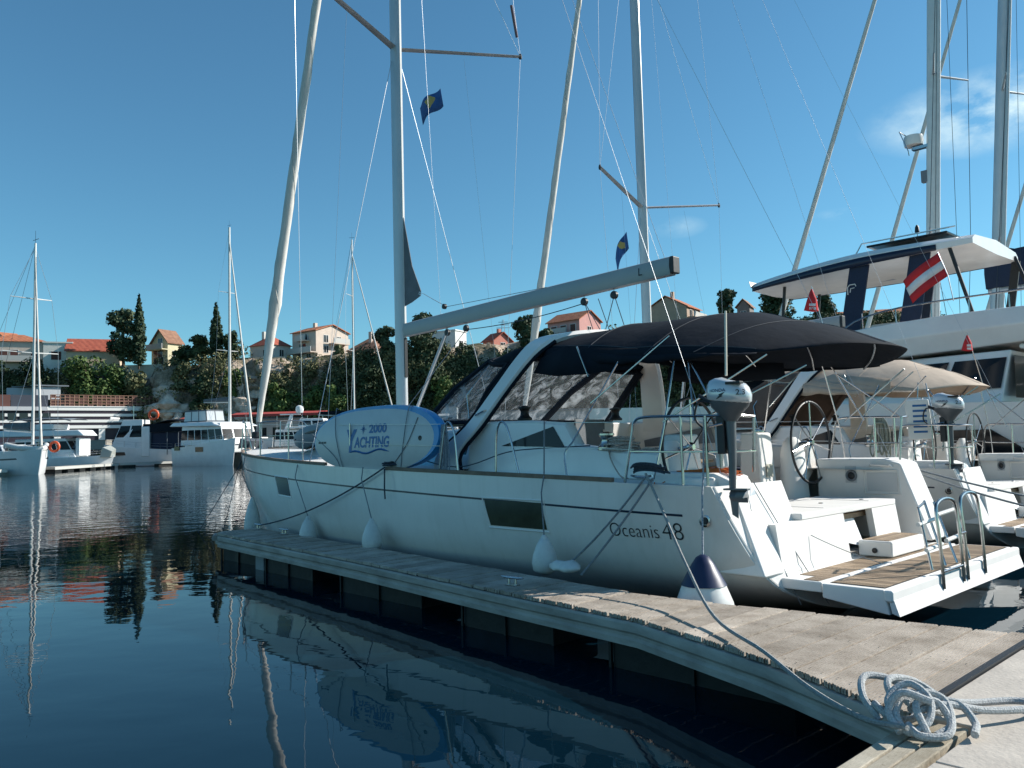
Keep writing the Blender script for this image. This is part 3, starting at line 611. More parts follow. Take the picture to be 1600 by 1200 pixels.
    for s in (1,-1):
        b=lambda u,dz=0,inn=.07: (u,s*(vz(u)[0]-inn),vz(u)[1]+dz)
        # pushpit
        tub(R,'pushpit_rail',cr([b(12.46,0),b(12.56,.45),b(12.60,.60),b(12.72,.645),b(13.1,.65),(13.5,s*2.1,1.93),(13.62,s*1.95,1.93),(13.64,s*1.72,1.92)],5),.014,STEEL,8)
        tub(R,'pushpit_rail',[b(12.52,.31),b(13.0,.31),(13.5,s*2.1,1.60),(13.63,s*1.93,1.60),(13.64,s*1.72,1.60)],.010)
        for uu,iv in ((13.12,.07),(13.38,.07)): tub(R,'pushpit_post',[b(uu,0,iv),b(uu,.65,iv)],.014)
        tub(R,'pushpit_post',[(13.6,s*1.7,1.4),(13.64,s*1.72,1.92)],.014)
        # gate hoops
        tub(R,'gate_hoop',cr([b(9.98,0),b(9.93,.45),b(9.86,.60),b(9.78,.61),b(9.72,.45),b(9.62,0)],5),.0125,STEEL,8)
        tub(R,'gate_hoop',cr([b(10.64,0),b(10.66,.45),b(10.72,.6),b(10.80,.6),b(10.88,.45),b(11.02,0)],5),.0125,STEEL,8)
        for uu in (2.35,3.9,5.44,7.55):
            tub(R,'stanchion',[b(uu,0),b(uu,.62)],.0125); MB(loc).lathe([(.03,0),(.024,.05)],b(uu,0),n=8).build('stanchion_base',STEEL,R)
        for dz in (.60,.33):
            tub(R,'lifeline',[b(.9,dz)]+[b(q,dz) for q in (2.35,3.9,5.44,7.55,9.66)],.0035,WIRE,5)
            tub(R,'lifeline',[b(10.92,dz),b(12.58,dz)],.0035,WIRE,5)
        # pulpit
        tub(R,'pulpit_rail',cr([(.12,s*.12,1.76),(.0,s*.16,2.2),(-.08,s*.2,2.36),(.35,s*.42,2.38),(.95,s*.72,2.34),(1.0,s*.76,2.0),(1.0,s*.78,1.72)],4),.0125,STEEL,8)
        tub(R,'pulpit_rail',[(.02,s*.14,2.05),(.4,s*.42,2.05),(1.0,s*.77,2.03)],.010)
        tub(R,'pulpit_post',[(.45,s*.40,1.74),(.42,s*.43,2.38)],.0115)
        for cu in (1.6,7.9,12.62): # mooring cleats
            c=b(cu,.02,.12); MB(loc).tube([(c[0]-.13,c[1],c[2]+.05),(c[0]-.05,c[1],c[2]+.035),(c[0]+.05,c[1],c[2]+.035),(c[0]+.13,c[1],c[2]+.05)],[.009,.014,.014,.009],8).build('mooring_cleat',STEEL,R)
    MB(loc).box((-.22,-.09,1.70),(.25,.09,1.76)).build('bow_roller',STEEL,R,bevel=.01)
    # ------------------------------------------------ rig
    MU=o.get('mast_u',5.7); zm=20.3
    def oval(c,a,b_,n=16): return [(c[0]+a*cos(2*pi*k/n),c[1]+b_*sin(2*pi*k/n),c[2]) for k in range(n)]
    mast=MB(loc).loft([oval((MU,0,z),.135 if z<17 else .09,.085 if z<17 else .06) for z in (1.98,5,9,13,17,zm)]).build('mast',ALU,R,ang=60)
    MB(loc).box((MU+.12,-.016,3.3),(MU+.145,.016,zm-.5)).build('mast_groove',GEL,mast,smooth=False)
    MB(loc).box((MU-.142,-.02,2.6),(MU-.128,.02,zm-.6)).build('mast_track',NAVY,mast,smooth=False)
    MB(loc).box((MU+.115,-.03,2.95),(MU+.15,.03,3.65)).build('mast_slot_cover',DARKM,mast,smooth=False)
    zs0=o.get('spr',9.02); upz=o.get('up',.34); sprs=[(zs0,2.42,.75,upz),(14.4,1.9,.55,.08)]
    for zs,L,sw,up in sprs:
        for s in (1,-1):
            mb=MB(loc); mb.loft([[(MU+t*sw-.07*(1-.35*t)+.0,s*(.05+t*L),zs+up*t-.018),(MU+t*sw,s*(.05+t*L),zs+up*t-.026),(MU+t*sw+.08*(1-.35*t),s*(.05+t*L),zs+up*t),(MU+t*sw,s*(.05+t*L),zs+up*t+.026),(MU+t*sw-.07*(1-.35*t),s*(.05+t*L),zs+up*t+.012)] for t in (0,.5,1)])
            sp=mb.build('spreader',ALU,R); MB(loc).lathe([(.03,-.05),(.035,0),(.02,.05)],(MU+sw,s*(L+.05),zs+up),n=8).build('spreader_tip',DARKM,sp)
    for s in (1,-1):
        ch=(6.0,s*2.14,1.5)
        t1=(MU+.75,s*2.47,zs0+upz); t2=(MU+.55,s*1.95,14.48)
        tub(R,'cap_shroud',[ch,t1,t2,(MU,s*.08,19.3)],.0042,WIRE,5)
        tub(R,'turnbuckle',[ch,tuple(Vector(ch).lerp(Vector(t1),.04))],.013,STEEL,7)
        tub(R,'lower_shroud',[(6.05,s*2.06,1.5),(MU,s*.1,zs0-.27)],.0055,WIRE,5)
        tub(R,'turnbuckle',[(6.05,s*2.06,1.5),tuple(Vector((6.05,s*2.06,1.5)).lerp(Vector((MU,s*.1,zs0-.27)),.045))],.012,STEEL,7)
        tub(R,'diagonal_shroud',[t1,(MU,s*.1,14.2)],.004,WIRE,5)
        tub(R,'flag_halyard',[(6.3,s*1.9,1.62),(MU+.4,s*1.3,zs0+.05)],.003,WIRE,4)
        tub(R,'backstay',[(13.4,s*1.95,1.4),(MU+.25,s*.1,20.0)],.003,WIRE,5)
    if main: tub(R,'radar_reflector',[(MU+.73,-2.28,10.35),(MU+.72,-2.42,9.75)],.028,mat('reflector_tube',(.10,.05,.06),.4),8)
    # forestay with furled genoa
    a=Vector((.06,0,1.85)); b_=Vector((MU-.1,0,19.6)); path=[]; rad=[]
    for i in range(61):
        t=i/60; w=.006*sin(t*70)*(1-t); path.append(a.lerp(b_,.03+.965*t)+Vector((0,w,0)))
        r=.060+.055*min(1,t*7) if t<.16 else .112-.070*(t-.16)/.84
        if .13<t<.17: r+=.025*(1-abs(t-.15)/.02)
        rad.append(r*(1+.03*sin(i*2.1)+.02*sin(i*5.3)))
    jb=MB(loc).tube(path,rad,12).build('furled_genoa',SAIL,R,ang=80)
    # wrap seam winding round the roll
    mb=MB(loc); seam=[]
    for i in range(240):
        t=i/239; j=t*60; k=min(59,int(j)); p=path[k].lerp(path[k+1],j-k); rr=rad[k]+(rad[k+1]-rad[k])*(j-k); an=t*42
        seam.append(p+Vector((cos(an),sin(an),0))*rr*1.0)
    mb.tube(seam,.010,4).build('sail_wrap_fold',mat('sail_fold',(.50,.48,.44),.8),jb)
    MB(loc).lathe([(.05,0),(.11,.02),(.10,.08),(.11,.14),(.05,.16)],(.10,0,2.0),n=14).build('furler_drum',DARKM,R)
    tub(R,'forestay',[(.0,0,1.78),(.1,0,2.05)],.012,STEEL)
    # boom, vang, blocks and sheets
    bz0,bz1=3.78,3.93; BL=o.get('boom',5.72)
    def bp(t,dz=0): return (MU+.17+BL*t,0,bz0+(bz1-bz0)*t+dz)
    mb=MB(loc); mb.loft([[(bp(t)[0],y,bp(t)[2]+z*k_) for y,z in ((-.06,-.11),(.06,-.11),(.085,.0),(.07,.11),(.02,.13),(-.02,.13),(-.07,.11),(-.085,0))] for t,k_ in ((0,1),(.5,1.05),(1,1))]); bm_=mb.build('boom',mat('boom_grey',(.30,.31,.32),.42,metal=.35,var=.06,scale=2),R,ang=25)
    MB(loc).box((bp(1)[0],-.075,bp(1)[2]-.10),(bp(1)[0]+.06,.075,bp(1)[2]+.12)).build('boom_end',DARKM,bm_,bevel=.015)
    MB(loc).box((bp(0)[0]-.1,-.04,bp(0)[2]-.07),(bp(0)[0],.04,bp(0)[2]+.07)).build('gooseneck',ALU,bm_,bevel=.01)
    if main: text('L',.10,lambda x,y:(-(bp(.915)[0]+x),.0865,bp(.915)[2]-.04+y),'boom_letter',INKD,bm_)
    def block(p,r=.055,nm='block'): MB(loc).lathe([(r*.5,-.03),(r,-.022),(r,-.006),(r*.8,0),(r,.006),(r,.022),(r*.5,.03)],p,'y',14).build(nm,DARKM,R)
    for t in (.20,.285,.735,.83): p=bp(t); block((p[0],0,p[2]-.20)); tub(R,'block_strop',[(p[0],0,p[2]-.15),(p[0],0,p[2]-.10)],.008,STEEL)
    block((6.95,0,4.06),.045)
    tub(R,'vang',[(6.1,0,2.35),(bp(.2)[0],0,bp(.2)[2]-.14)],.024,ALU,8); tub(R,'vang_tackle',[(6.2,.03,2.35),(bp(.2)[0]+.06,.03,bp(.2)[2]-.2)],.006,ROPEG,5)
    tub(R,'reef_line',sag((bp(.285)[0],0,bp(.285)[2]-.22),(bp(.735)[0],0,bp(.735)[2]-.22),.05),.007,ROPEN,5)
    tub(R,'preventer',[(bp(.285)[0],.02,bp(.285)[2]-.24),(6.6,.9,2.0)],.006,ROPEG,5)
    for t,u2,z2 in ((.735,10.45,3.15),(.735,10.3,3.15),(.83,10.45,3.15),(.83,10.9,3.0),(.78,10.6,3.1)):
        p=bp(t); tub(R,'mainsheet',[(p[0],0,p[2]-.2),(u2,.05,z2)],.006,ROPEN,5)
    tub(R,'outhaul',cr([(6.35,0,4.38),(6.7,0,4.2),(6.95,0,4.08)],4),.005,ROPEG,5)
    tub(R,'outhaul',[(6.95,0,4.05),(9.4,.05,bp(.58)[2]+.13)],.005,ROPEG,5)
    tub(R,'topping_lift',[(bp(.98)[0],0,bp(.98)[2]+.12),(MU+.15,0,20.0)],.0035,WIRE,5)
    tub(R,'halyard',[(bp(.15)[0],-.1,bp(.15)[2]+.1),(MU+.16,-.05,19)],.003,WIRE,5)
    if main:
        cl=[(MU+.14,0,5.85),(MU+.24,.01,5.5),(MU+.40,.02,4.9),(MU+.64,.02,4.42),(MU+.60,.0,4.34),(MU+.35,0,4.26),(MU+.14,0,4.22)]
        sl=MB(loc).poly(cl).build('mainsail_clew',SAILG,R,smooth=False,solid=.01)
        MB(loc).torus((MU+.60,.01,4.38),.025,.008,'y',14,6).build('clew_ring',STEEL,sl)
    # ------------------------------------------------ composite arch
    P=[(8.95,9.50,1.86,1.36),(9.05,9.50,1.84,1.62),(9.50,9.80,1.74,1.95),(9.86,10.14,1.56,2.42),(10.10,10.42,1.38,2.80),(10.20,10.60,1.15,3.02),(10.25,10.72,.7,3.12),(10.28,10.75,0,3.16)]
    S=[(9.85,10.28,-1.52,1.9),(9.86,10.29,-1.50,2.35),(9.88,10.28,-1.44,2.75),(9.92,10.32,-1.28,2.97),(10.05,10.5,-.9,3.1),(10.2,10.65,-.4,3.15)]
    S=[(9.55,9.95,-1.78,1.36)]+S
    rings=[]
    def rg(a,b,v,z,nv,nz): return [(a,v,z),(a+.03,v+nv*.045,z+nz*.045),(b-.03,v+nv*.045,z+nz*.045),(b,v,z),(b-.03,v-nv*.045,z-nz*.045),(a+.03,v-nv*.045,z-nz*.045)]
    pts=P+[(p[0],p[1],p[2],p[3]) for p in reversed(S)]
    dense=[]
    vec=[Vector((p[0],p[2],p[3])) for p in pts]; vec2=[Vector((p[1],p[2],p[3])) for p in pts]
    c1_,c2_=cr(vec,4),cr(vec2,4)
    for i in range(len(c1_)):
        t=c1_[min(i+1,len(c1_)-1)]-c1_[max(i-1,0)]; nv,nz=t.z,-t.y; L=hypot(nv,nz) or 1
        rings.append(rg(c1_[i].x,c2_[i].x,c1_[i].y,c1_[i].z,nv/L,nz/L))
    arch=MB(loc).loft(rings).build('mainsheet_arch',GEL,R,ang=40)
    MB(loc).tube([(9.66,1.72,2.12),(9.70,1.76,2.10),(9.84,1.74,2.15),(9.88,1.69,2.16)],.010,6).build('arch_handle',STEEL,arch)
    tub(R,'arch_zip_edge',cr([(9.52,1.86,1.38),(9.52,1.85,1.62),(9.82,1.74,1.95),(10.16,1.565,2.42),(10.44,1.38,2.80),(10.6,1.17,3.0)],3),.024,CANV,6)
    tub(R,'arch_zip_edge',cr([(9.03,1.85,1.64),(9.48,1.75,1.97),(9.84,1.57,2.44),(10.07,1.39,2.82)],3),.020,CANV,6)
    # ------------------------------------------------ sprayhood forward of the arch
    bow1=[(8.9,1.36,2.05),(8.65,1.32,2.05)]
    base=[(9.25,1.40,2.02),(8.6,1.36,2.05),(8.0,1.22,2.08),(7.45,.8,2.11),(7.25,0,2.13),(7.45,-.8,2.11),(8.0,-1.22,2.08),(8.6,-1.36,2.05),(9.25,-1.40,2.02)]
    mid=[(9.6,1.42,2.42),(9.05,1.34,2.45),(8.65,1.2,2.52),(8.3,.8,2.60),(8.2,0,2.64),(8.3,-.8,2.60),(8.65,-1.2,2.52),(9.05,-1.34,2.45),(9.6,-1.42,2.42)]
    topr=[(9.95,1.36,2.75),(9.62,1.30,2.78),(9.35,1.15,2.85),(9.15,.75,2.93),(9.05,0,2.97),(9.15,-.75,2.93),(9.35,-1.15,2.85),(9.62,-1.30,2.78),(9.95,-1.36,2.75)]
    arc=[(10.12,1.36,2.85),(10.15,1.3,2.93),(10.2,1.1,3.02),(10.22,.7,3.10),(10.25,0,3.14),(10.22,-.7,3.10),(10.2,-1.1,3.02),(10.15,-1.3,2.93),(10.12,-1.36,2.85)]
    bD,mD,tD,aD=[cr(x,4) for x in (base,mid,topr,arc)]
    MB(loc).grid([tD,[a.lerp(b,.5)+Vector((0,0,.03)) for a,b in zip(tD,aD)],aD]).build('sprayhood_top',cvh,R,ang=60,solid=.006)
    fr=MB(loc).grid([bD,mD,tD]).build('sprayhood_window',VINYL if not o.get('dark_hood') else cvh,R,ang=60)
    # canvas borders of the clear panels
    def strip(p,w,nm='sprayhood_border'): 
        mb=MB(loc); mb.tube(p,w,6); mb.build(nm,cvh,fr)
    strip(bD,.03); strip(tD,.035)
    for k in (8,24): strip([bD[k],mD[k],tD[k]],.05)
    for k in (0,32): strip([bD[k],mD[k],tD[k]],.06)
    tub(R,'sprayhood_bow',[(9.2,1.42,2.0),(9.1,1.38,2.4),(9.35,1.16,2.82)],.012)
    # inner side wing of black canvas under the arch top, port and starboard
    for s in (1,-1):
        MB(loc).grid([[(10.5,s*1.34,2.78),(10.42,s*1.40,2.60)],[(11.0,s*1.42,2.88),(10.9,s*1.50,2.52)],[(11.5,s*1.5,2.80),(11.4,s*1.56,2.50)],[(12.2,s*1.56,2.72),(12.2,s*1.62,2.50)]]).build('bimini_valance',cv,R,solid=.006)
    # ------------------------------------------------ bimini
    def bim(u,v):
        t=(u-9.9)/(14.3-9.9); w=1.12+.54*min(1,t*2.0) - (.25*max(0,(t-.8)/.2)**2); y=v*w
        crown=3.19+.02*sin(pi*min(1,t*1.3))-.56*max(0,(t-.5)/.5)**2.2-(.02 if t<.1 else 0)
        edge=2.97-.29*min(1,t*2)-.20*max(0,t-.35)
        u=u-.75*abs(v)**2.2*max(0,(t-.45)/.55)
        z=edge+(crown-edge)*(1-abs(v)**2.3)+.012*sin(u*7)*cos(v*5)-.035*abs(sin(pi*t*3))*(1-abs(v))
        return (u-o.get('bshift',0),y,z-o.get('bdrop',0))
    rows=[[bim(u,v) for v in np.linspace(-1,1,25)] for u in np.linspace(9.9,14.3,44)]
    bi=MB(loc).grid(rows).build('bimini_cover',cv,R,ang=70,solid=.008)
    for s in (1,-1):
        rows=[]
        for u in np.linspace(10.35,14.28,32):
            p=bim(u,s); t=(u-9.9)/4.4; d=(.13+.04*sin(u*3)+.02*sin(u*9)+.10*max(0,1-abs(t-.35)/.35))*(1-.75*t)*(1 if s>0 else .5); rows.append([p,(p[0],p[1]+s*.02,p[2]-d*.6),(p[0],p[1]+s*.01,p[2]-d)])
        MB(loc).grid(rows).build('bimini_edge',cv,bi,ang=70,solid=.005)
    SEAM=mat('seam_thread',(.05,.055,.065),.8) if main else CANVB
    for uu in (11.35,12.55,13.45): MB(loc).tube([Vector(bim(uu,v))+Vector((0,0,.006)) for v in np.linspace(-1,1,21)],.006,4).build('bimini_seam',SEAM,bi)
    MB(loc).tube([Vector(bim(uu,-.0))+Vector((0,0,.006)) for uu in np.linspace(9.95,14.2,24)],.005,4).build('bimini_seam',SEAM,bi)
    for s in (1,-1): MB(loc).tube([Vector(bim(uu,s*.93))+Vector((0,0,.006)) for uu in np.linspace(10.0,14.1,24)],.007,4).build('bimini_seam',SEAM,bi)
    for uu in (10.6,11.8,12.9,13.9):
        tub(R,'bimini_bow',cr([tuple(Vector(bim(uu,v))-Vector((0,0,.03))) for v in (-1,-.8,-.4,0,.4,.8,1)],3),.0125)
    for s in (1,-1):
        tub(R,'bimini_stay',cr([(11.62,s*2.14,1.34),(11.56,s*2.10,1.60),(11.60,s*2.02,1.72)],3)+[Vector((12.0,s*1.64,2.62))],.0105)
        tub(R,'bimini_stay',[(11.78,s*1.90,2.14),(12.65,s*1.62,2.80)],.0085)
        tub(R,'bimini_stay',[(11.25,s*1.5,2.84),(11.52,s*1.62,2.46)],.0095)
        tub(R,'bimini_stay',[(12.74,s*2.1,1.34),(12.76,s*1.95,1.8),(12.72,s*1.62,2.62)],.009)
        tub(R,'bimini_stay',[(13.1,s*1.9,1.9),(12.85,s*1.60,2.60)],.010)
        tub(R,'bimini_stay',[(12.8,s*2.0,1.9),(13.75,s*1.62,2.50)],.009)
        tub(R,'bimini_stay',[(13.5,s*2.08,1.92),(12.9,s*1.62,2.5)],.010)
        tub(R,'bimini_stay',[(13.35,s*2.1,1.92),(14.05,s*1.45,2.38)],.0085)
    return root
near=yacht('sailing_yacht','large white sailing yacht with a charcoal bimini moored alongside the finger pontoon, nearest the camera',(0,0,0),None,dict(main=True,canvas=CANV,hood=CANV))
second=yacht('sailing_yacht','white sailing yacht with a beige bimini and brown sprayhood, berthed just beyond the near yacht',(3.0,-5.45,0),(.785,.84,.94),dict(canvas=CANVB,hood=CANVR,dark_hood=True,mast_u=5.15,boom=5.2,spr=7.15,up=.3,bshift=.95,bdrop=.05))
# ================================================================ FAR SHORE: houses, trees, buildings
def leafmat(name,c1,c2):
    m=bpy.data.materials.new(name); m.use_nodes=True; n=m.node_tree; b=n.nodes['Principled BSDF']; b.inputs['Roughness'].default_value=.7; b.inputs['Specular IOR Level'].default_value=.25
    g=n.nodes.new('ShaderNodeNewGeometry'); no=n.nodes.new('ShaderNodeTexNoise'); no.inputs['Scale'].default_value=.45; no.inputs['Detail'].default_value=4; n.links.new(g.outputs['Position'],no.inputs[0])
    r=n.nodes.new('ShaderNodeValToRGB'); r.color_ramp.elements[0].position=.3; r.color_ramp.elements[0].color=(*c1,1); r.color_ramp.elements[1].position=.7; r.color_ramp.elements[1].color=(*c2,1); n.links.new(no.outputs[0],r.inputs[0]); n.links.new(r.outputs[0],b.inputs['Base Color']); return m
L_PINE=leafmat('pine_needles',(0.032,0.051,0.027),(0.081,0.107,0.054)); L_CYP=leafmat('cypress_leaf',(0.017,0.034,0.016),(0.044,0.068,0.032)); L_BUSH=leafmat('broad_leaf',(0.046,0.081,0.022),(0.112,0.165,0.046)); L_DARK=leafmat('evergreen_leaf',(0.024,0.041,0.020),(0.063,0.088,0.037)); L_OLIVE=leafmat('olive_leaf',(0.085,0.095,0.044),(0.183,0.189,0.095)); L_DRY=leafmat('scrub_leaf',(0.067,0.079,0.032),(0.195,0.183,0.091))
BARK=mat('bark',(.09,.065,.045),.9,var=.3,scale=8)
def leaves(blobs,n,size,flat=0):
    """n leaf-sized quads over the shells of ellipsoid blobs [(c,r3,weight)]"""
    W_=np.array([b[2] if len(b)>2 else b[1][0]*b[1][2] for b in blobs],float); W_/=W_.sum(); idx=RNG.choice(len(blobs),n,p=W_)
    C=np.array([b[0] for b in blobs],float)[idx]; Rr=np.array([b[1] for b in blobs],float)[idx]
    d=RNG.normal(size=(n,3)); d/=np.linalg.norm(d,axis=1)[:,None]; rad=RNG.uniform(.45,1.06,(n,1))**.6
    p=C+d*Rr*rad; nr=d+RNG.normal(0,.55,(n,3)); nr/=np.linalg.norm(nr,axis=1)[:,None]
    a=np.cross(nr,RNG.normal(size=(n,3))); a/=np.linalg.norm(a,axis=1)[:,None]; b=np.cross(nr,a); s=size*RNG.uniform(.5,1.3,(n,1)); a*=s; b*=s*.75
    v=np.stack([p-a,p+b*.8,p+a,p-b],1).reshape(-1,3); return v
def leafobj(name,v,m,parent=None,**k):
    me=bpy.data.meshes.new(name); n=len(v)//4; me.from_pydata(v.tolist(),[],np.arange(n*4).reshape(n,4).tolist()); me.materials.append(m)
    o=bpy.data.objects.new(name,me); COL.objects.link(o)
    if parent: o.parent=parent
    return tag(o,**k)
def tree(name,label,px,base,top,Z,wpx,kind,group=None,m=None,cat='tree',n=None):
    b=at(px,base,Z); h=(base-top)*Z/F; w=wpx*Z/F/2; zg=b.z
    t=thing(name,label,cat,b,random.uniform(0,6),group); rr=random.Random(px*7+base)
    if kind=='cypress':
        bl=[((rr.uniform(-.1,.1)*w,rr.uniform(-.1,.1)*w,h*(.08+.9*k/12)),(w*(.95 if k<6 else .95*(1-(k-6)/7.2)),)*2+(h*.09,)) for k in range(13)]; lv=L_CYP; s=.28; n=n or 1500; tr=(.05,.18)
    elif kind=='pine':
        bl=[]
        for k in range(24):
            a=rr.uniform(0,2*pi); q=rr.uniform(.1,.68); z=h*rr.uniform(.08,.9); fall=1-.55*abs(z/h-.45)/.55
            bl.append(((w*q*cos(a)*fall,w*q*sin(a)*fall*.8,z),(w*rr.uniform(.24,.4),w*rr.uniform(.24,.4),h*rr.uniform(.08,.14))))
        lv=L_PINE; s=.30; n=n or 3000; tr=(.10,.3)
    else:
        bl=[]
        for k in range(15):
            a=rr.uniform(0,2*pi); q=rr.uniform(.1,.68); z=h*rr.uniform(.06,.82); fall=1-.6*max(0,z/h-.5)
            bl.append(((w*q*cos(a)*fall,w*q*sin(a)*fall*.8,z),(w*rr.uniform(.26,.46),w*rr.uniform(.26,.46),h*rr.uniform(.12,.22))))
        lv=L_BUSH; s=.30; n=n or 1700; tr=(.08,.2)
    leafobj('crown',leaves(bl,n,s),m or lv,t)
    mb=MB(); mb.tube([(0,0,-.8),(.05*w,0,h*.3),(0,.04*w,h*.65)],[tr[1],tr[1]*.7,tr[0]],7)
    if kind!='cypress':
        for k in range(4): c=bl[k*2][0]; mb.tube([(0,0,h*.28),((c[0]*.5),c[1]*.5,(h*.28+c[2])*.5),c],[tr[1]*.5,tr[1]*.35,.04],5)
    mb.build('trunk',BARK,t); return t
TILE=None
def tilemat(name,c1,c2):
    m=mat(name,c1,.85,col2=c2,scale=1.5,bump=.0)
    n=m.node_tree; b=n.nodes['Principled BSDF']; t=n.nodes.new('ShaderNodeTexCoord'); w=n.nodes.new('ShaderNodeTexWave'); w.inputs['Scale'].default_value=1.6; w.bands_direction='X'; n.links.new(t.outputs['Object'],w.inputs[0])
    bu=n.nodes.new('ShaderNodeBump'); bu.inputs['Distance'].default_value=.08; bu.inputs['Strength'].default_value=.8; n.links.new(w.outputs[0],bu.inputs['Height']); n.links.new(bu.outputs[0],b.inputs['Normal']); return m
T_OR=tilemat('roof_tiles_orange',(.36,.11,.05),(.52,.20,.10)); T_RED=tilemat('roof_tiles_red',(.33,.07,.04),(.45,.12,.07)); T_BR=tilemat('roof_tiles_brown',(.22,.11,.07),(.36,.19,.12))
FRAME=mat('window_frame_white',(.62,.62,.60),.5); SHUT=mat('brown_shutter',(.11,.045,.035),.7); PANE=mat('window_pane',(.02,.025,.03),.1)
RAILM=mat('railing_pale',(.5,.49,.46),.6)
def house(label,x0,xc,x1,base,eave,ridge,Z,roof,wallc,tile,wins=(),phi=40,group=None,cat='house',balc=(),chim=(),wn='plaster'):
    C=at(xc,base,Z); ph=radians(phi); w1=(xc-x0)*Z/F/cos(ph); w2=max(1.5,(x1-xc)*Z/F/sin(ph)) if phi>0 else 8.; h=(base-eave)*Z/F; rh=(eave-ridge)*Z/F
    t=thing('house',label,cat,C,-ph,group)
    WM=mat('%s_%d_%d'%(wn,int(wallc[0]*100),int(wallc[2]*100)),wallc,.85,var=.08,scale=.9,bump=.2,bscale=3)
    MB().box((-w1,0,-3),(0,w2,h)).build('wall',WM,t,smooth=False)
    o=.35
    if roof=='flat':
        MB().box((-w1-.15,-.15,h+.003),(.15,w2+.15,h+.25)).build('roof',WM,t,smooth=False)
    elif roof=='hip':
        mx=min(w1,w2)/2; a=[(-w1-o,-o,h),(o,-o,h),(o,w2+o,h),(-w1-o,w2+o,h)]
        r=[(-w1+mx,w2/2,h+rh),(-mx,w2/2,h+rh)] if w1>w2 else [(-w1/2,mx,h+rh),(-w1/2,w2-mx,h+rh)]
        mb=MB()
        if w1>w2: mb.poly([a[0],a[1],r[1],r[0]]).poly([a[1],a[2],r[1]]).poly([a[2],a[3],r[0],r[1]]).poly([a[3],a[0],r[0]])
        else: mb.poly([a[0],a[1],r[0]]).poly([a[1],a[2],r[1],r[0]]).poly([a[2],a[3],r[1]]).poly([a[3],a[0],r[0],r[1]])
        mb.poly(a); mb.build('roof',tile,t,smooth=False)
    elif roof=='gx':   # ridge along x (parallel to the left face): gable seen on the right face
        MB().prism([(0.0,0,h),(0,w2,h),(0,w2/2,h+rh-.1)],(-w1,0,0)).build('gable',WM,t,smooth=False)
        for s_,y in ((1,-o),(-1,w2+o)):
            z=h-.12; MB().hexa([(-w1-o,y,z),(o,y,z),(o,w2/2,h+rh),(-w1-o,w2/2,h+rh)],[(-w1-o,y,z+.15),(o,y,z+.15),(o,w2/2,h+rh+.15),(-w1-o,w2/2,h+rh+.15)]).build('roof',tile,t,smooth=False)
    elif roof=='gy':   # ridge along y: gable seen on the left face
        MB().prism([(-w1,0,h),(0,0,h),(-w1/2,0,h+rh-.1)],(0,w2,0)).build('gable',WM,t,smooth=False)
        for x in (-w1-o,o):
            z=h-.12; MB().hexa([(x,-o,z),(-w1/2,-o,h+rh),(-w1/2,w2+o,h+rh),(x,w2+o,z)],[(x,-o,z+.15),(-w1/2,-o,h+rh+.15),(-w1/2,w2+o,h+rh+.15),(x,w2+o,z+.15)]).build('roof',tile,t,smooth=False)
    for w in wins:
        f,a,z,ww,wh=w[:5]; sh=len(w)>5
        if f=='L': p=lambda u,v,d: (-w1*(1-a)+u,-d,h*z+v)
        else: p=lambda u,v,d: (d,w2*a+u,h*z+v)
        fr=MB(); fr.hexa([p(-ww/2-.08,-wh/2-.08,-.02),p(ww/2+.08,-wh/2-.08,-.02),p(ww/2+.08,-wh/2-.08,.05),p(-ww/2-.08,-wh/2-.08,.05)],[p(-ww/2-.08,wh/2+.08,-.02),p(ww/2+.08,wh/2+.08,-.02),p(ww/2+.08,wh/2+.08,.05),p(-ww/2-.08,wh/2+.08,.05)])
        fo=fr.build('window',FRAME,t,smooth=False)
        MB().poly([p(-ww/2,-wh/2,.056),p(ww/2,-wh/2,.056),p(ww/2,wh/2,.056),p(-ww/2,wh/2,.056)]).build('shutter' if sh else 'pane',SHUT if sh else PANE,fo,smooth=False)
        if not sh: MB().hexa([p(-.04,-wh/2,.05),p(.04,-wh/2,.05),p(.04,-wh/2,.075),p(-.04,-wh/2,.075)],[p(-.04,wh/2,.05),p(.04,wh/2,.05),p(.04,wh/2,.075),p(-.04,wh/2,.075)]).build('mullion',FRAME,fo,smooth=False)
    for f,a0,a1,z in balc:
        if f=='L': A_,B_=(-w1*(1-a0),-1.3,h*z),(-w1*(1-a1),0.0,h*z+.18)
        else: A_,B_=(0.0,w2*a0,h*z),(1.3,w2*a1,h*z+.18)
        s=MB().box(A_,B_).build('balcony',WM,t,smooth=False)
        if f=='L': MB().box((A_[0],-1.3,h*z+.18),(B_[0],-1.2,h*z+1.1)).build('railing',RAILM,s,smooth=False)
        else: MB().box((1.2,A_[1],h*z+.18),(1.3,B_[1],h*z+1.1)).build('railing',RAILM,s,smooth=False)
    for a,b in chim: MB().box((-w1*(1-a)-.3,w2*b-.3,h),(-w1*(1-a)+.3,w2*b+.3,h+rh+.9)).build('chimney',WM,t,smooth=False)
    return t
CRM=(.60,.56,.48); WHT=(.62,.60,.56)
HG='houses along the top of the cliff'
house('two-storey pale house with brown shutters, balcony and orange hipped roof, leftmost on the cliff',-8,72,100,590,534,519,148,'hip',(.60,.50,.42),T_OR,[('L',.32,.62,1.6,1.3,1),('L',.5,.6,1.2,2.1,1),('L',.82,.62,1.3,1.3,1)],-24,HG,balc=[('L',.2,.85,.42)])
house('white flat-roofed house block with one brown shutter right of the orange hipped roof',76,112,116,588,536,530,149,'flat',(.66,.65,.60),T_OR,[('L',.45,.62,1.6,1.5,1),('L',.7,.2,1.1,1.2)],-24,HG)
house('pale pink gable end at the far left edge above the orange roof',-30,12,24,575,532,517,160,'gy',(.60,.46,.40),T_OR,[('L',.6,.7,1,1)],30,HG)
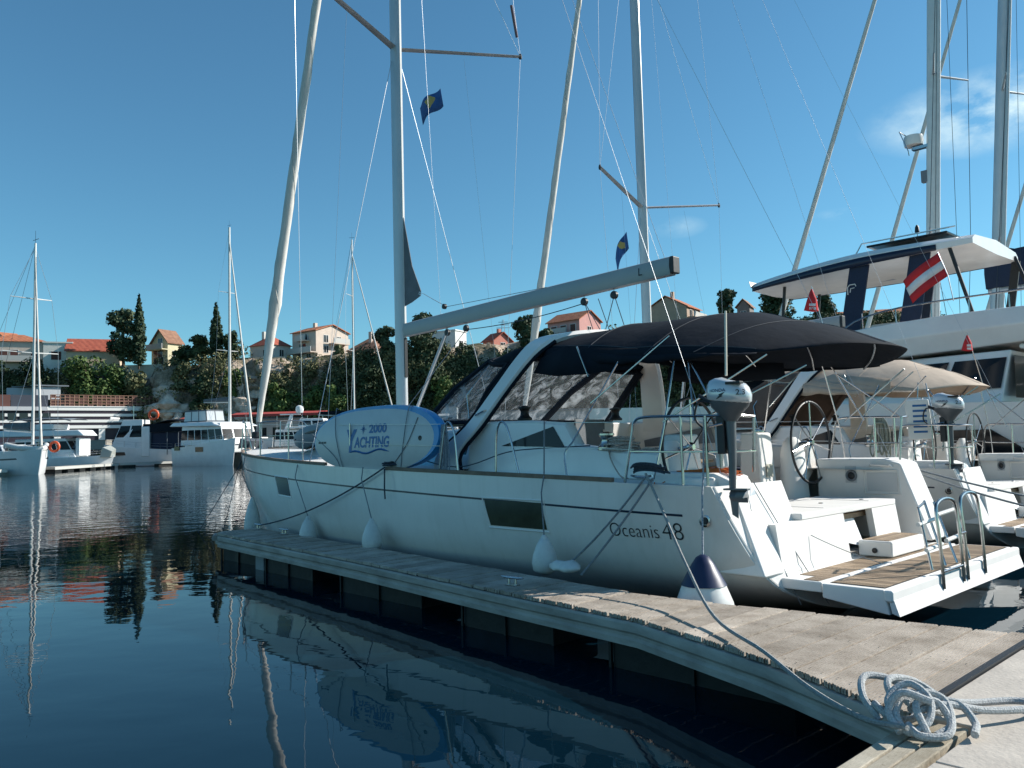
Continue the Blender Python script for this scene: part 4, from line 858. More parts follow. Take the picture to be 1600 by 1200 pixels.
house('low house with a long red tiled roof left of the tall cypress',118,186,196,572,549,527,150,'gx',(.62,.47,.33),T_RED,[('L',.3,.4,1.2,1.1)],-22,HG)
house('cream gabled house with an arched terrace right of the tall cypress',229,262,275,570,535,513,150,'gy',(.60,.54,.36),T_BR,[('L',.55,1.05,1.2,1.4),('L',.4,.55,2.4,1.3),('L',.45,.18,2.6,1.6),('R',.5,.5,1,1.2)],28,HG,balc=[('L',.0,1.0,.68)])
house('small white house with a red hipped roof behind the near yacht furled sail',383,425,445,560,538,521,150,'hip',(.56,.54,.50),T_RED,[('L',.7,.45,1,1.1),('R',.5,.45,1,1.2)],30,HG,chim=[(.3,.4)])
house('tall cream three-storey house with stacked balconies and a chimney',448,494,534,563,515,504,150,'gx',(.60,.53,.42),T_OR,[('L',.36,.80,1.1,1.2),('L',.56,.80,1.1,1.2),('L',.45,.42,1.8,2.0),('L',.3,.12,1.2,1.4),('L',.7,.12,1.2,1.4),('R',.3,.75,1,1.3),('R',.3,.4,1,1.3),('R',.7,.75,.9,1.1),('R',.7,.4,.9,1.1)],36,HG,balc=[('L',.34,.75,.66),('L',.02,1.0,.26),('R',.4,.9,.58)],chim=[(.28,.5)])
house('long low house with brown tiled roofs between the cream house and mast',538,590,612,563,545,522,152,'hip',(.46,.38,.33),T_BR,[('L',.4,.4,1.4,1.3),('L',.75,.4,1.6,1.6),('R',.5,.4,1,1.2)],25,HG,chim=[(.6,.3)])
house('white modern house half hidden by pines right of the near mast',662,712,728,556,516,512,152,'flat',(.70,.70,.68),T_OR,[('L',.5,.6,2.2,1.3),('R',.5,.5,1.2,1.2)],30,HG)
house('small coral-red house with a red tiled roof among the pines',754,772,800,546,532,518,154,'gx',(.55,.22,.17),T_RED,[('L',.5,.5,1,1.1),('R',.5,.5,1,1.1)],50,HG,chim=[(.5,.6)])
house('pink house with an orange roof and dark veranda above the mainsheet arch',858,906,944,528,498,482,150,'gx',(.58,.30,.27),T_OR,[('L',.2,.55,1.3,1.6,1),('L',.5,.55,1.3,1.6,1),('L',.8,.55,1.2,1.6,1),('R',.45,.5,1,1.2)],42,HG,balc=[('L',.0,.7,.3)])
house('big beige house with a plain gable wall and orange roof, right of the second mast',1016,1074,1106,505,478,458,150,'gy',(.42,.31,.23),T_OR,[('R',.3,.6,1.2,1.6),('R',.7,.6,1.2,1.6)],34,HG,balc=[('R',.05,1.0,.35)],chim=[(.6,.2)])
house('long building with an orange tiled roof seen under the flybridge roof',1318,1440,1462,520,496,474,165,'gx',(.45,.32,.22),T_OR,[('L',.3,.5,1.4,1.2),('L',.6,.5,1.4,1.2)],14,HG)
house('small grey-brown house at the edge of the tall dark trees',1155,1172,1186,500,478,466,160,'gy',(.20,.18,.17),T_BR,[('L',.5,.5,1,1)],30,HG)
house('plain cream garage block on the cliff edge left of the furled sail',309,348,360,578,560,558,148,'flat',(.64,.58,.46),T_OR,[('L',.2,.4,2,1.2)],14,HG,cat='garage')
# retaining walls at the cliff top
def edge_wall(label,x0,x1,y0,y1,Z):
    a=at(x0,y0,Z); b=at(x1,y0,Z); h=(y1-y0)*Z/F
    t=MB().box((a.x,Z-.2,a.z-h-2.5),(b.x,Z+.2,a.z)).build('retaining_wall',mat('pale_stone_wall',(.50,.45,.37),.85,var=.12,scale=1.2),smooth=False,label=label,cat='wall')
edge_wall('low pale retaining wall under the tall cream house',430,590,563,569,148); edge_wall('short stone wall in front of the cypress on the cliff edge',190,262,571,577,147); edge_wall('long grey wall on the cliff edge under the small white house',352,446,560,566,149)
# named trees on and below the cliff
TG='trees on the hillside'
tree('pine_tree','broad dark umbrella pine beside the tall cypress',193,566,482,147,78,'pine',TG,n=5200)
tree('cypress_tree','tallest slim dark cypress standing right against the broad pine',217,570,464,146,22,'cypress',TG,n=2600)
tree('cypress_tree','second slim cypress left of the catamaran mast',338,560,476,146,21,'cypress',TG,n=2400)
tree('broadleaf_tree','dark rounded tree just left of the second cypress',312,563,522,147,56,'bush',TG,L_DARK,n=2200)
tree('broadleaf_tree','green tree right of the second cypress',362,566,514,147,42,'bush',TG,L_DARK,n=1800)
tree('broadleaf_tree','low bushy tree between the cream terrace house and the garage block',284,572,540,148,38,'bush',TG,L_DARK,n=1500)
tree('broadleaf_tree','tree behind the orange hipped roof, left of the mast',14,640,560,143,60,'bush',TG,L_DARK)
tree('broadleaf_tree','dark green tree under the orange roofed house',58,640,556,142,70,'bush',TG,L_DARK,n=2200)
tree('broadleaf_tree','bright green broad tree rising above the lattice screen',135,632,548,141,92,'bush',TG,L_BUSH,n=4200)
tree('broadleaf_tree','green tree next to the bright one, right of it',176,640,562,142,60,'bush',TG,L_BUSH,n=2600)
tree('broadleaf_tree','olive green bush over the right end of the lattice screen',212,645,575,142,52,'bush',TG,L_OLIVE,n=2000)
tree('broadleaf_tree','rounded bush on the rock face below the garage block',283,610,566,143,42,'bush',TG,L_OLIVE,n=1800)
tree('broadleaf_tree','dark bush at the foot of the rock face by the catamaran roof',322,648,580,141,70,'bush',TG,L_DARK,n=2600)
tree('broadleaf_tree','green bush behind the catamaran mast',362,640,570,142,48,'bush',TG,L_BUSH,n=1800)
tree('broadleaf_tree','bright green bush left of the near yacht furled sail foot',438,650,592,140,70,'bush',TG,L_BUSH,n=2600)
tree('broadleaf_tree','green bush right of the furled sail foot',492,648,590,140,62,'bush',TG,L_BUSH,n=2200)
tree('broadleaf_tree','sunlit bush under the stacked balconies',520,646,600,139,60,'bush',TG,L_BUSH,n=2000)
tree('broadleaf_tree','small olive tree beside the tall cream house',530,562,536,149,26,'bush',TG,L_OLIVE,n=900)
tree('pine_tree','dark pine directly behind the near mast',606,570,508,145,62,'pine',TG,n=3200)
tree('pine_tree','tall dark pine right of the near mast, above the boom',660,575,482,145,78,'pine',TG,n=5200)
tree('broadleaf_tree','dark mass of oak on the slope left of the near mast',574,640,566,141,90,'bush',TG,L_DARK,n=3000)
tree('broadleaf_tree','dark oak on the slope right of the near mast',676,640,560,141,100,'bush',TG,L_DARK,n=3600)
tree('broadleaf_tree','lit bush low on the slope under the boom',690,645,585,137,56,'bush',TG,L_BUSH,n=1800)
tree('broadleaf_tree','dark tree between the white modern house and the coral house',735,610,530,146,70,'bush',TG,L_DARK,n=2600)
tree('pine_tree','full round pine right of the coral house',822,560,490,146,70,'pine',TG,n=4600)
tree('pine_tree','lower pine joining the round one towards the pink house',858,560,512,147,56,'pine',TG,n=3000)
tree('broadleaf_tree','big dark tree filling the slope behind the sprayhood',790,640,545,141,120,'bush',TG,L_DARK,n=4200)
tree('broadleaf_tree','dark tree on the slope below the pink house',880,640,525,142,120,'bush',TG,L_DARK,n=4200)
tree('broadleaf_tree','dark tree on the slope behind the charcoal bimini',980,630,505,142,120,'bush',TG,L_DARK,n=3600)
tree('broadleaf_tree','dark tree behind the second yacht jib',1080,620,500,142,120,'bush',TG,L_DARK,n=3000)
tree('pine_tree','pointed dark tree between the beige house and the flybridge roof',1136,500,452,150,44,'pine',TG,n=2600)
tree('broadleaf_tree','tall dark tree under the front of the flybridge roof',1215,505,442,150,90,'bush',TG,L_DARK,n=3600)
tree('broadleaf_tree','rounded dark tree right of it, behind the small red flag',1290,505,456,152,54,'bush',TG,L_DARK,n=2200)
tree('broadleaf_tree','green bush below the long orange roof',1370,520,486,150,60,'bush',TG,L_BUSH,n=1500)
# scrub and ground cover over the whole slope (nobody could count it)
def scrub():
    vs=[]
    for i_ in range(5600):
        x=RNG.uniform(-105,75) if i_<2300 else RNG.uniform(-32,75); y=RNG.uniform(135.5,145.2); z=slope_h(x,y); pq=800+F*x/y
        g=sin(x*.13+1.3)*cos(y*.3)+.6*sin(x*.31)
        if (234<pq<312 or 350<pq<408) and y<145 and RNG.random()<.9: continue
        if g<-.7 and x<-35 and RNG.random()<.6: continue
        r=RNG.uniform(.7,2.0); vs.append(leaves([((x,y,z+r*.35),(r,r,r*.75))],int(46*r),.22))
    v=np.concatenate(vs); k=len(v)//4; h_=(k*3)//5*4
    leafobj('hillside_scrub',v[:h_],L_DRY,kind='stuff',label='low olive scrub and bushes covering the rocky slope',cat='scrub')
    leafobj('hillside_bushes',v[h_:],L_DARK,kind='stuff',label='dark evergreen bushes spread over the rocky slope',cat='bushes')
scrub()
# limestone outcrops in the bare patch of the cliff
ROCK=mat('limestone',(.42,.32,.25),.9,col2=(.68,.57,.48),scale=.8,bump=1,bscale=4)
for i,(px,py,s) in enumerate([(a_,b_,c_*.8) for a_,b_,c_ in [(252,612,2.4),(262,632,2.8),(274,620,2.0),(246,596,1.6),(268,645,2.2),(285,640,1.8),(300,598,1.5),(352,600,1.7),(372,612,2.2),(382,630,2.0),(392,592,1.6),(402,618,1.8),(378,650,1.7),(366,580,1.3),(258,580,1.4),(290,588,1.3),(256,620,2),(270,606,1.8),(240,640,2),(262,650,2),(278,655,1.6),(362,605,1.5),(388,640,1.7),(396,604,1.4)]]):
    Zr=139.5+(650-py)*.10+RNG.uniform(-1,1); p=at(px,py,Zr); mb=MB(); bm=bmesh.new(); bmesh.ops.create_icosphere(bm,subdivisions=2,radius=1)
    for v in bm.verts:
        c=v.co; k=1+.28*sin(c.x*3+i)+.22*sin(c.z*5+i*2)+RNG.uniform(-.10,.10); v.co=Vector((c.x*s*k,c.y*s*.8*k,c.z*s*.72*k))
    me=bpy.data.meshes.new('rock_outcrop'); bm.to_mesh(me); bm.free(); me.materials.append(ROCK); o=bpy.data.objects.new('rock_outcrop',me); COL.objects.link(o); o.location=p; o.parent=HILL
# ---------------------------------------------------------------- striped building with lattice screen
def striped():
    Z=132; a=at(90,0,Z).x; b=at(223,0,Z).x; zt=lambda y,px=150: at(px,y,Z).z
    t=thing('striped_building','low waterfront building with white and dark stripes and a wooden lattice screen on its roof','building',(a,Z-.5,1.15),radians(41))
    ox=a; KX=1.36; WB=mat('white_band',(.72,.72,.70),.6,var=.03); DB=mat('dark_band',(.030,.022,.034),.5); LX=a-14
    def bx(n,x0,x1,z0,z1,m,d0=0,d1=12,par=t): return MB().hexa([((x0-ox)*KX,d0,z0-1.15),((x1-ox)*KX,d0,z0-1.15),((x1-ox)*KX-max(0,d1),d1,z0-1.15),((x0-ox)*KX,d1,z0-1.15)],[((x0-ox)*KX,d0,z1-1.15),((x1-ox)*KX,d0,z1-1.15),((x1-ox)*KX-max(0,d1),d1,z1-1.15),((x0-ox)*KX,d1,z1-1.15)]).build(n,m,par,smooth=False)
    bands=[(634,639.5,1),(639.5,644.5,0),(644.5,649,1),(649,654,0),(654,658.5,1),(658.5,663,0),(663,668,1)]
    bx('core',a-13.5,b-.4,1.15,zt(634)-.1,DB,.4,12)
    for y0,y1,w in bands: bx('white_stripe' if w else 'dark_stripe',a-13.8,b-(0 if y1<650 else 1.2),zt(y1)+.004,zt(y0)-.004,WB if w else DB,0 if w else .12,.5)
    for k in range(6): x=a+.4+(b-a-2)*k/5; bx('pillar',x,x+(1.0 if k%2 else .7),1.15,zt(667)-.02,DB if k%2 else WB,.1,.9)
    # lattice: uprights and rails are parts, the small infill panels vary
    LB=mat('lattice_wood',(.30,.17,.12),.8,var=.2); LD=mat('lattice_brown',(.115,.05,.042),.8); z0,z1=zt(634)+.02,zt(615)
    for k in range(29): x=a+(b-a)*k/28; bx('lattice_upright',x-.045,x+.045,z0,z1,LB,.05,.16)
    for k in range(5): z=z0+(z1-z0)*k/4; bx('lattice_rail',a,b,z-.04,z+.04,LB,.02,.15)
    for i in range(28):
        for j in range(4):
            if random.random()<.80:
                x0=a+(b-a)*i/28+.05; x1=a+(b-a)*(i+1)/28-.05; q=z0+(z1-z0)*j/4+.05; q1=z0+(z1-z0)*(j+1)/4-.05
                if random.random()<.35: q1=q+(q1-q)*.55
                bx('lattice_panel',x0,x1,q,q1,LD,.09,.13)
    bx('roof_edge',a-.1,b+.1,zt(634),zt(633)+.05,WB,-.1,12)
    # darker wing on the left with an orange panel
    for (p0,p1,m) in ((-6,22,DB),(22,40,mat('orange_panel',(.30,.13,.05),.7)),(40,52,mat('lattice_brown')),(52,88,mat('blue_grey_panel',(.05,.055,.075),.5))): bx('screen_panel',at(p0,0,Z).x,at(p1,0,Z).x-.05,z0-.3,z1-.1,m,.2,.35)
    bx('glazed_front',at(-10,0,Z).x,at(86,0,Z).x,zt(640),zt(634),mat('pale_soffit',(.45,.46,.48),.6),-.3,.1)
    for k in range(9): x=at(-6+k*11,0,Z).x; bx('window_pane',x,x+.85,zt(655),zt(644),PANE,.0,-.03)
    bx('roof_hut',at(79,0,Z).x,at(104,0,Z).x,z1-.6,zt(601),mat('pale_soffit'),3,7); bx('hut_roof',at(77,0,Z).x,at(112,0,Z).x,zt(600),zt(598),GREYP,2.6,7.4)
striped()
# small things on the far quay
def van():
    p=at(137,684,127.5); t=thing('parked_van','small white van parked on the far quay in front of the striped building','van',(p.x,127.5,1.15),0)
    MB().hexa([(-1,0,.25),(1,0,.25),(1,1.8,.25),(-1,1.8,.25)],[(-.95,.05,1.0),(.95,.05,1.0),(.95,1.75,1.0),(-.95,1.75,1.0)]).build('body',GEL2,t,bevel=.06)
    MB().hexa([(-.95,.06,1.0),(.95,.06,1.0),(.95,1.74,1.0),(-.95,1.74,1.0)],[(-.75,.25,1.75),(.75,.25,1.75),(.75,1.7,1.75),(-.75,1.7,1.75)]).build('cab',GEL2,t,bevel=.06)
    MB().poly([(-.82,.08,1.08),(.82,.08,1.08),(.70,.20,1.62),(-.70,.20,1.62)]).build('rear_window',GLASS,t,smooth=False)
    for x in (-.85,.85): MB().lathe([(.32,-.1),(.32,.1)],(x,.5,.32),'x',14).build('wheel',DARKM,t)
    for x in (-.8,.8): MB().box((x-.1,-.01,.8),(x+.1,.02,1.0)).build('tail_light',RED,t,smooth=False)
van()
p=at(175,686,127); leafobj('clipped_hedge',leaves([((x,0,.9),(1.1,.7,1.1)) for x in np.arange(-3,3.2,.8)],2600,.16),L_BUSH,label='clipped green hedge beside the parked van on the far quay',cat='hedge').location=(p.x,127,1.15)
for lab,x0,x1,y0,y1,c in (('dark container standing on the far quay below the hedge, left one',121,135,688,706,(.03,.035,.04)),('beige container standing on the far quay below the hedge',135,165,688,703,(.30,.28,.24))):
    a=at(x0,y1,124.5); b=at(x1,y0,124.5); t=thing('quay_container',lab,'container',((a.x+b.x)/2,124.5,a.z)); w=(b.x-a.x)/2; h=b.z-a.z
    m=mat('container_%d'%(c[0]*100),c,.6,var=.1); MB().box((-w,0,0),(w,2,h)).build('body',m,t,smooth=False,bevel=.03); MB().box((-w-.06,-.06,h),(w+.06,2.06,h+.09)).build('lid',m,t,smooth=False)
def floatdock(lab,x0,y0,x1,y1,wd=1.6):
    
    A_=Vector((at(x0,700,y0).x,y0,0)); B_=Vector((at(x1,700,y1).x,y1,0)); d=(B_-A_); L=d.length; t=thing('far_pontoon',lab,'pontoon',A_,atan2(d.y,d.x),'pontoons between the far boats')
    MB().box((0,0,.35),(L,wd,.6)).build('deck',mat('far_deck',(.42,.38,.33),.8,var=.1),t,smooth=False); MB().box((0,-.03,.30),(L,-.001,.58)).build('edge_rail',mat('far_rail',(.5,.5,.47),.6),t,smooth=False)
    n=int(L/3.2)
    for k in range(n): MB().box((.4+k*L/n,.1,-.3),(.4+k*L/n+1.7,wd-.1,.345)).build('float',FLOAT,t,smooth=False)
floatdock('sunlit long pontoon behind the leftmost boat',86,86,186,106); floatdock('shaded pontoon running behind the bow of the trawler',187,107,298,114); floatdock('short pontoon end at the left edge of the picture',-40,76,12,79)
# red awning row and quayside clutter behind the masts
def awning(lab,x0,x1,y0,y1,Z,c,posts=6):
    a=at(x0,y0,Z); b=at(x1,y1,Z); w=b.x-a.x; t=thing('awning',lab,'awning',(a.x,Z,1.15)); m=mat('awning_%d'%int(c[0]*100),c,.8,var=.08)
    zt=a.z-1.15; MB().hexa([(0,0,zt-.5),(w,0,zt-.5),(w,3,zt-.15),(0,3,zt-.15)],[(0,0,zt-.42),(w,0,zt-.42),(w,3,zt),(0,3,zt)]).build('canopy',m,t,smooth=False)
    MB().box((0,-.03,zt-.8),(w,-.002,zt-.45)).build('valance',m,t,smooth=False)
    for k in range(posts+1): x=.1+(w-.2)*k/posts; MB().box((x-.05,.1,0),(x+.05,.2,zt-.5)).build('post',STEEL,t,smooth=False)
awning('long red restaurant awning behind the furled sail',360,505,644,654,128,(.38,.06,.05)); awning('white awning row behind the paddle board',520,700,650,658,128,(.55,.55,.54)); awning('short red awning at the left of the catamaran roof',280,300,650,656,127.5,(.42,.08,.06),2)
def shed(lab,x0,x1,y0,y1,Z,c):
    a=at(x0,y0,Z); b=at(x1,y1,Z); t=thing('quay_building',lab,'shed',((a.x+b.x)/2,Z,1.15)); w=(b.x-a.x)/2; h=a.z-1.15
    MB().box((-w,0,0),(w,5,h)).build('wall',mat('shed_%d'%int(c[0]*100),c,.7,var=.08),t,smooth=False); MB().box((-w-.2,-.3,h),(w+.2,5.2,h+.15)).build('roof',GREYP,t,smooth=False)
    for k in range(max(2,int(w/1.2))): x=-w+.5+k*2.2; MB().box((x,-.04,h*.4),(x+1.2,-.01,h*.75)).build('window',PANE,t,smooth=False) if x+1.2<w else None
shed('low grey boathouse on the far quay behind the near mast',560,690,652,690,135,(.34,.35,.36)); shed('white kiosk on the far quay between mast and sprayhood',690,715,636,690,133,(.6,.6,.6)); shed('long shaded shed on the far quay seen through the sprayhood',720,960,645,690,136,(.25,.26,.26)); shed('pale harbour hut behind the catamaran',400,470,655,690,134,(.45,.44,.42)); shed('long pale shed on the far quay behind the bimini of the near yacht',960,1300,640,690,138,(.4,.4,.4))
p=at(583,548,147); 
# pylon on the plateau
t=thing('lattice_pylon','thin steel lattice pylon on the skyline between the pine and the coral house','pylon',at(787,545,158)); h=46*158/F
for sx,sy in ((-1,-1),(1,-1),(1,1),(-1,1)): MB().tube([(sx*.6,sy*.6,0),(sx*.12,sy*.12,h)],.05,4).build('leg',GREYP,t)
for k in range(3): z=h*(.72+.1*k); MB().tube([(-1.3+.2*k,0,z),(1.3-.2*k,0,z)],.05,4).build('crossarm',GREYP,t)
# ================================================================ FAR BOATS
def ground(px,py,z=0.): d=ray(px,py); t_=(z-CAMZ)/d.z; return Vector((d.x*t_,d.y*t_,z))
def fhull(L,B,fb,fs,root,m=GEL2,name='hull',y0=0,plumb=.3,stripe=None,sternw=.85):
    mb=MB(); rings=[]
    for i in range(17):
        x=L*i/16; t=x/L; hb=B/2*((sternw+(1-sternw)*min(1,t*2.2)) if t<.55 else (1-((t-.55)/.45)**2.3)); hb=max(hb,.03); z=fs+(fb-fs)*t**1.5
        k=plumb*(1-t) if t<.9 else 0
        half=[(hb,z),(hb*.97,z*.5),(hb*.86,.08),(hb*.55,-.3),(0,-.4)]
        rings.append([(x-(0 if t<.9 else (t-.9)*10*(1-zz/fb)*.5),y0+y,zz) for y,zz in half]+[(x-(0 if t<.9 else (t-.9)*10*(1-zz/fb)*.5),y0-y,zz) for y,zz in reversed(half[:-1])])
    h=mb.loft(rings,True,True).build(name,m,root,ang=40)
    if stripe:
        mb=MB()
        for s in (1,-1):
            mb=MB(); mb.grid([[(r[1][0],y0+s*(r[1][1]-y0)*1.012,r[1][2]*q) for q in (1.25,1.38)] for r in rings]); mb.build('hull_stripe',stripe,root,fix=False)
    return rings
def frails(root,L,B,fb,fs,y0=0,n=7,h=.6):
    for s in (1,-1):
        pts=[]
        for i in range(n):
            t=i/(n-1); x=L*(.04+.93*t); hb=B/2*((.85+.15*min(1,t*2.2)) if t<.55 else (1-((t-.55)/.45)**2.3)); z=fs+(fb-fs)*t**1.5; pts.append((x,y0+s*max(.1,hb-.12),z))
        for p in pts: MB().tube([p,(p[0],p[1],p[2]+h)],.02,4).build('stanchion',STEEL,root)
        for q in (h,h*.55): MB().tube([(p[0],p[1],p[2]+q) for p in pts],.014,4).build('lifeline',WIRE,root)
def frig(root,mx,my,zb,zt,r=.11,spr=((.45,1.9),(.72,1.4)),bow=None,stern=None,chain=1.8,furl=.13,boom=None,mm=None,vane=True,cover=None,sprm=None):
    MB().tube([(mx,my,zb),(mx,my,zt)],[r,r*.7],10).build('mast',mm or ALUW,root)
    for q,L in spr:
        z=zb+(zt-zb)*q
        for s in (1,-1): MB().tube([(mx,my,z),(mx-.5,my+s*L,z+.1)],[.05,.03],5).build('spreader',ALUW,root)
    for s in (1,-1):
        pts=[(mx-.2,my+s*chain,zb-.6)]+[(mx-.5,my+s*L,zb+(zt-zb)*q+.1) for q,L in spr]+[(mx,my,zt-.3)]
        MB().tube(pts,.014,4).build('shroud',WIRE,root); MB().tube([pts[0],(mx,my,zb+(zt-zb)*spr[0][0])],.013,4).build('lower_shroud',WIRE,root)
        if stern: MB().tube([(stern[0],stern[1]+s*1.2,stern[2]),(mx,my,zt-.1)],.012,4).build('backstay',WIRED,root)
    if bow:
        a=Vector(bow); b=Vector((mx,my,zt*.93+zb*.07)); n=24
        MB().tube([a.lerp(b,i/n) for i in range(n+1)],[furl*(1-.6*i/n)*(1+.08*sin(i*2.)) for i in range(n+1)],8).build('furled_genoa',SAIL,root,ang=80)
    if vane:
        MB().tube([(mx,my,zt),(mx,my,zt+.9)],.012,4).build('antenna',DARKM,root); MB().tube([(mx-.35,my,zt+.25),(mx+.3,my+.1,zt+.3)],.02,4).build('wind_vane',DARKM,root)
    if boom:
        L,zbm=boom; MB().tube([(mx-.1,my,zbm),(mx-L,my,zbm+.25)],.09,6).build('boom',ALUW,root)
        c=MB(); c.loft([[(mx-.2-(L-.3)*t,my+y,zbm+.1+.25*t+z*(1-.45*t)) for y,z in ((-.16,0),(.16,0),(.2,.25),(.08,.6),(-.08,.6),(-.2,.25))] for t in (0,.3,.6,1)]); c.build('sail_cover',cover or CANVG,root,ang=50)
    for k in range(2): MB().tube([(mx+.15+.1*k,my+.1,zb+1),(mx+.1,my+.05,zt-1)],.010,4).build('halyard',WIRED,root)
def fcabin(root,x0,x1,b0,b1,z0,z1,m=GEL2,front=.9,back=.1,win=(.25,.8),name='cabin',y0=0,wm=None,roof=None):
    """deckhouse: raked front, window band with posts"""
    b=b1; lo=[(x0,y0-b0,z0),(x1,y0-b0*.8,z0),(x1,y0+b0*.8,z0),(x0,y0+b0,z0)]; hi=[(x0+back,y0-b,z1),(x1-front,y0-b*.8,z1),(x1-front,y0+b*.8,z1),(x0+back,y0+b,z1)]
    c=MB().hexa(lo,hi).build(name,m,root,bevel=.06)
    L_=lambda i,t: Vector(lo[i]).lerp(Vector(hi[i]),t)
    for i,j in ((0,1),(1,2),(2,3),(3,0)):
        q=[L_(i,win[0]),L_(j,win[0]),L_(j,win[1]),L_(i,win[1])]; nrm=(q[1]-q[0]).cross(q[3]-q[0]).normalized(); cc=Vector(((x0+x1)/2,y0,(z0+z1)/2))
        if nrm.dot(q[0]-cc)<0: nrm=-nrm
        n=max(1,int((q[1]-q[0]).length/1.3))
        for k in range(n):
            a,b_=(k+.06)/n,(k+.94)/n
            if n==1: a,b_=.08,.92
            MB().poly([q[0].lerp(q[1],a)+nrm*.02,q[0].lerp(q[1],b_)+nrm*.02,q[3].lerp(q[2],b_)+nrm*.02,q[3].lerp(q[2],a)+nrm*.02]).build('window',wm or GLASS,c,smooth=False)
    return c
def lifebuoy(lab,p,R=.38,axis='y',grp='orange lifebuoys on the far boats'):
    t=thing('lifebuoy',lab,'lifebuoy',p,0,grp); MB().torus((0,0,0),R,R*.28,axis,24,8).build('ring',ORANGE,t)
    for k in range(4): a=pi/4+k*pi/2; MB().torus((R*cos(a),0,R*sin(a)) if axis=='y' else (0,R*cos(a),R*sin(a)),R*.3,R*.05,axis,10,5).build('white_band',FEND,t)
def at_h(px,py,Y): return at(px,py,Y)
# --- leftmost sailing boat, bow towards the camera
b=ground(61,741.5); a0=radians(-36); D=Vector((cos(a0),sin(a0),0)); L=12.5; org=b-D*L*.965*1.38
t=thing('sailing_boat','white sailing boat at the left edge, slim mast and stay to its bow','sailing boat',org,a0,None,(1.38,1.38,1.38))
fhull(L,4.0,1.75,1.45,t,stripe=NAVY); frails(t,L,4.0,1.75,1.45)
fcabin(t,3,9.4,1.45,1.1,1.5,2.15,win=(.3,.8),front=1.4)
zt=at(50,372,b.y+4).z/1.38; frig(t,L*.885,0,2.1,zt-1,bow=(L*.985,0,2.0),stern=(0,0,1.6),boom=(4.4,3.0),r=.10,furl=.10)
for x in (6.9,7.5,9.7): MB().box((x,1.86 if x<9 else 1.3,1.05),(x+.45,1.97 if x<9 else 1.5,1.22)).build('portlight',GLASS,t,bevel=.03)
MB().tube([(L*.8,1.4,2.05),(L*.9,.8,1.85),(L*.98,.1,1.75),(L*.9,-.8,1.85),(L*.8,-1.3,2.1)],.20,10).build('bow_cushion_roll',FEND,t)
lifebuoy('orange lifebuoy at the bow rail of the leftmost boat',at(85,698,b.y+1.5),.45)
# --- flybridge boat behind it
b=ground(122,735); t=thing('motor_yacht','white motor yacht with a long overhanging roof behind the leftmost sailing boat','motor yacht',b+Vector((-13.2,9,0)),radians(-4))
fhull(13.5,4.3,1.7,1.3,t); frails(t,13.5,4.3,1.7,1.3)
fcabin(t,1.5,9.5,1.8,1.6,1.3,3.9,win=(.45,.86),front=1.6); 
MB().hexa([(-.5,-2.1,4.2),(10.4,-1.8,4.15),(10.4,1.8,4.15),(-.5,2.1,4.2)],[(-.3,-2.0,5.0),(9.8,-1.6,4.9),(9.8,1.6,4.9),(-.3,2.0,5.0)]).build('flybridge_roof',GEL2,t,bevel=.15)
MB().box((2,-1.7,5.0),(6.6,1.7,5.7)).build('flybridge_coaming',GEL2,t,bevel=.1)
MB().tube([(1,-1.9,6.1),(3,-1.6,6.5),(7,-1.6,6.5),(9,-1.9,6.0)],.06,5).build('bimini_bow',GREYP,t); MB().grid([[(x,y,6.5-.06*y*y-.01*(x-5)**2) for y in np.linspace(-1.7,1.7,7)] for x in np.linspace(1,9,8)]).build('bimini_cover',GREYP,t,solid=.02)
for x in (9.2,10.2,11.2): MB().box((x,-1.2,1.7),(x+.5,1.2,3.9)).build('bulkhead',GEL2,t,bevel=.05) if x<10 else None
cv=MB().loft([[(12.3+.2*k,-1.1+.1*k,1.4),(12.5+.2*k,-1.0+.1*k,2.6-.1*k),(12.5+.2*k,0.9-.1*k,2.9-.1*k),(12.3+.2*k,1.1-.1*k,1.4)] for k in range(6)]); cv.build('tarpaulin',mat('tarp_grey',(.36,.38,.35),.7,bump=.5,bscale=4),t,ang=60)
# --- trawler with dark canopy
b=Vector((at(232,700,112).x,112,0)); t=thing('motor_boat','white motor cruiser with a dark canopy over the cockpit and an orange lifebuoy on top','motor boat',b+Vector((2.95,3.0,0)),radians(183))
fhull(10.2,4.0,3.1,2.2,t); frails(t,10.2,4.0,3.1,2.2,h=.75)
fcabin(t,4.4,9.2,1.7,1.35,1.6,6.4,win=(.50,.83),front=2.0)
MB().loft([[(8.9-.2*k,-1.5+.02*k,6.35+.4*sin(k*.9)),(8.9-.2*k,1.5,6.35+.4*sin(k*.9)),(8.9-.2*k,1.5,6.45+.5*sin(k*.9)),(8.9-.2*k,-1.5,6.45+.5*sin(k*.9))] for k in range(2)]).build('roof_edge',GEL2,t,smooth=False)
MB().grid([[(-2.2+x*.80,y,5.6+.75*sin(pi*min(1,(x+.4)/7.5))-.05*y*y) for y in np.linspace(-1.9,1.9,7)] for x in range(9)]).build('canopy_cover',CANV,t,solid=.08)
MB().box((-2.2,-1.9,5.1),(4.2,-1.8,5.7)).build('canopy_valance',CANV,t,smooth=False); MB().box((-2.2,1.8,4.6),(4.2,1.9,5.75)).build('canopy_valance',CANV,t,smooth=False)
for x in (-2.0,-.5,1,3.2):
    for y in (-1.8,1.8): MB().tube([(x,y,1.5),(x,y,5.6)],.05,5).build('canopy_post',GEL2 if x<-2 else GREYP,t)
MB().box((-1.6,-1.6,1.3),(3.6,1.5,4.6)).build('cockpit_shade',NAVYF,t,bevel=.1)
MB().box((3.3,1.7,1.3),(4.4,2.0,5.4)).build('boarding_door_side',GEL2,t,bevel=.1)
MB().box((5.4,1.74,1.55),(8.6,1.90,2.0)).build('hull_portlight',GLASS,t,smooth=False)
lifebuoy('orange lifebuoy on the roof above the dark canopy',at(240,648,b.y+2.5),.62)
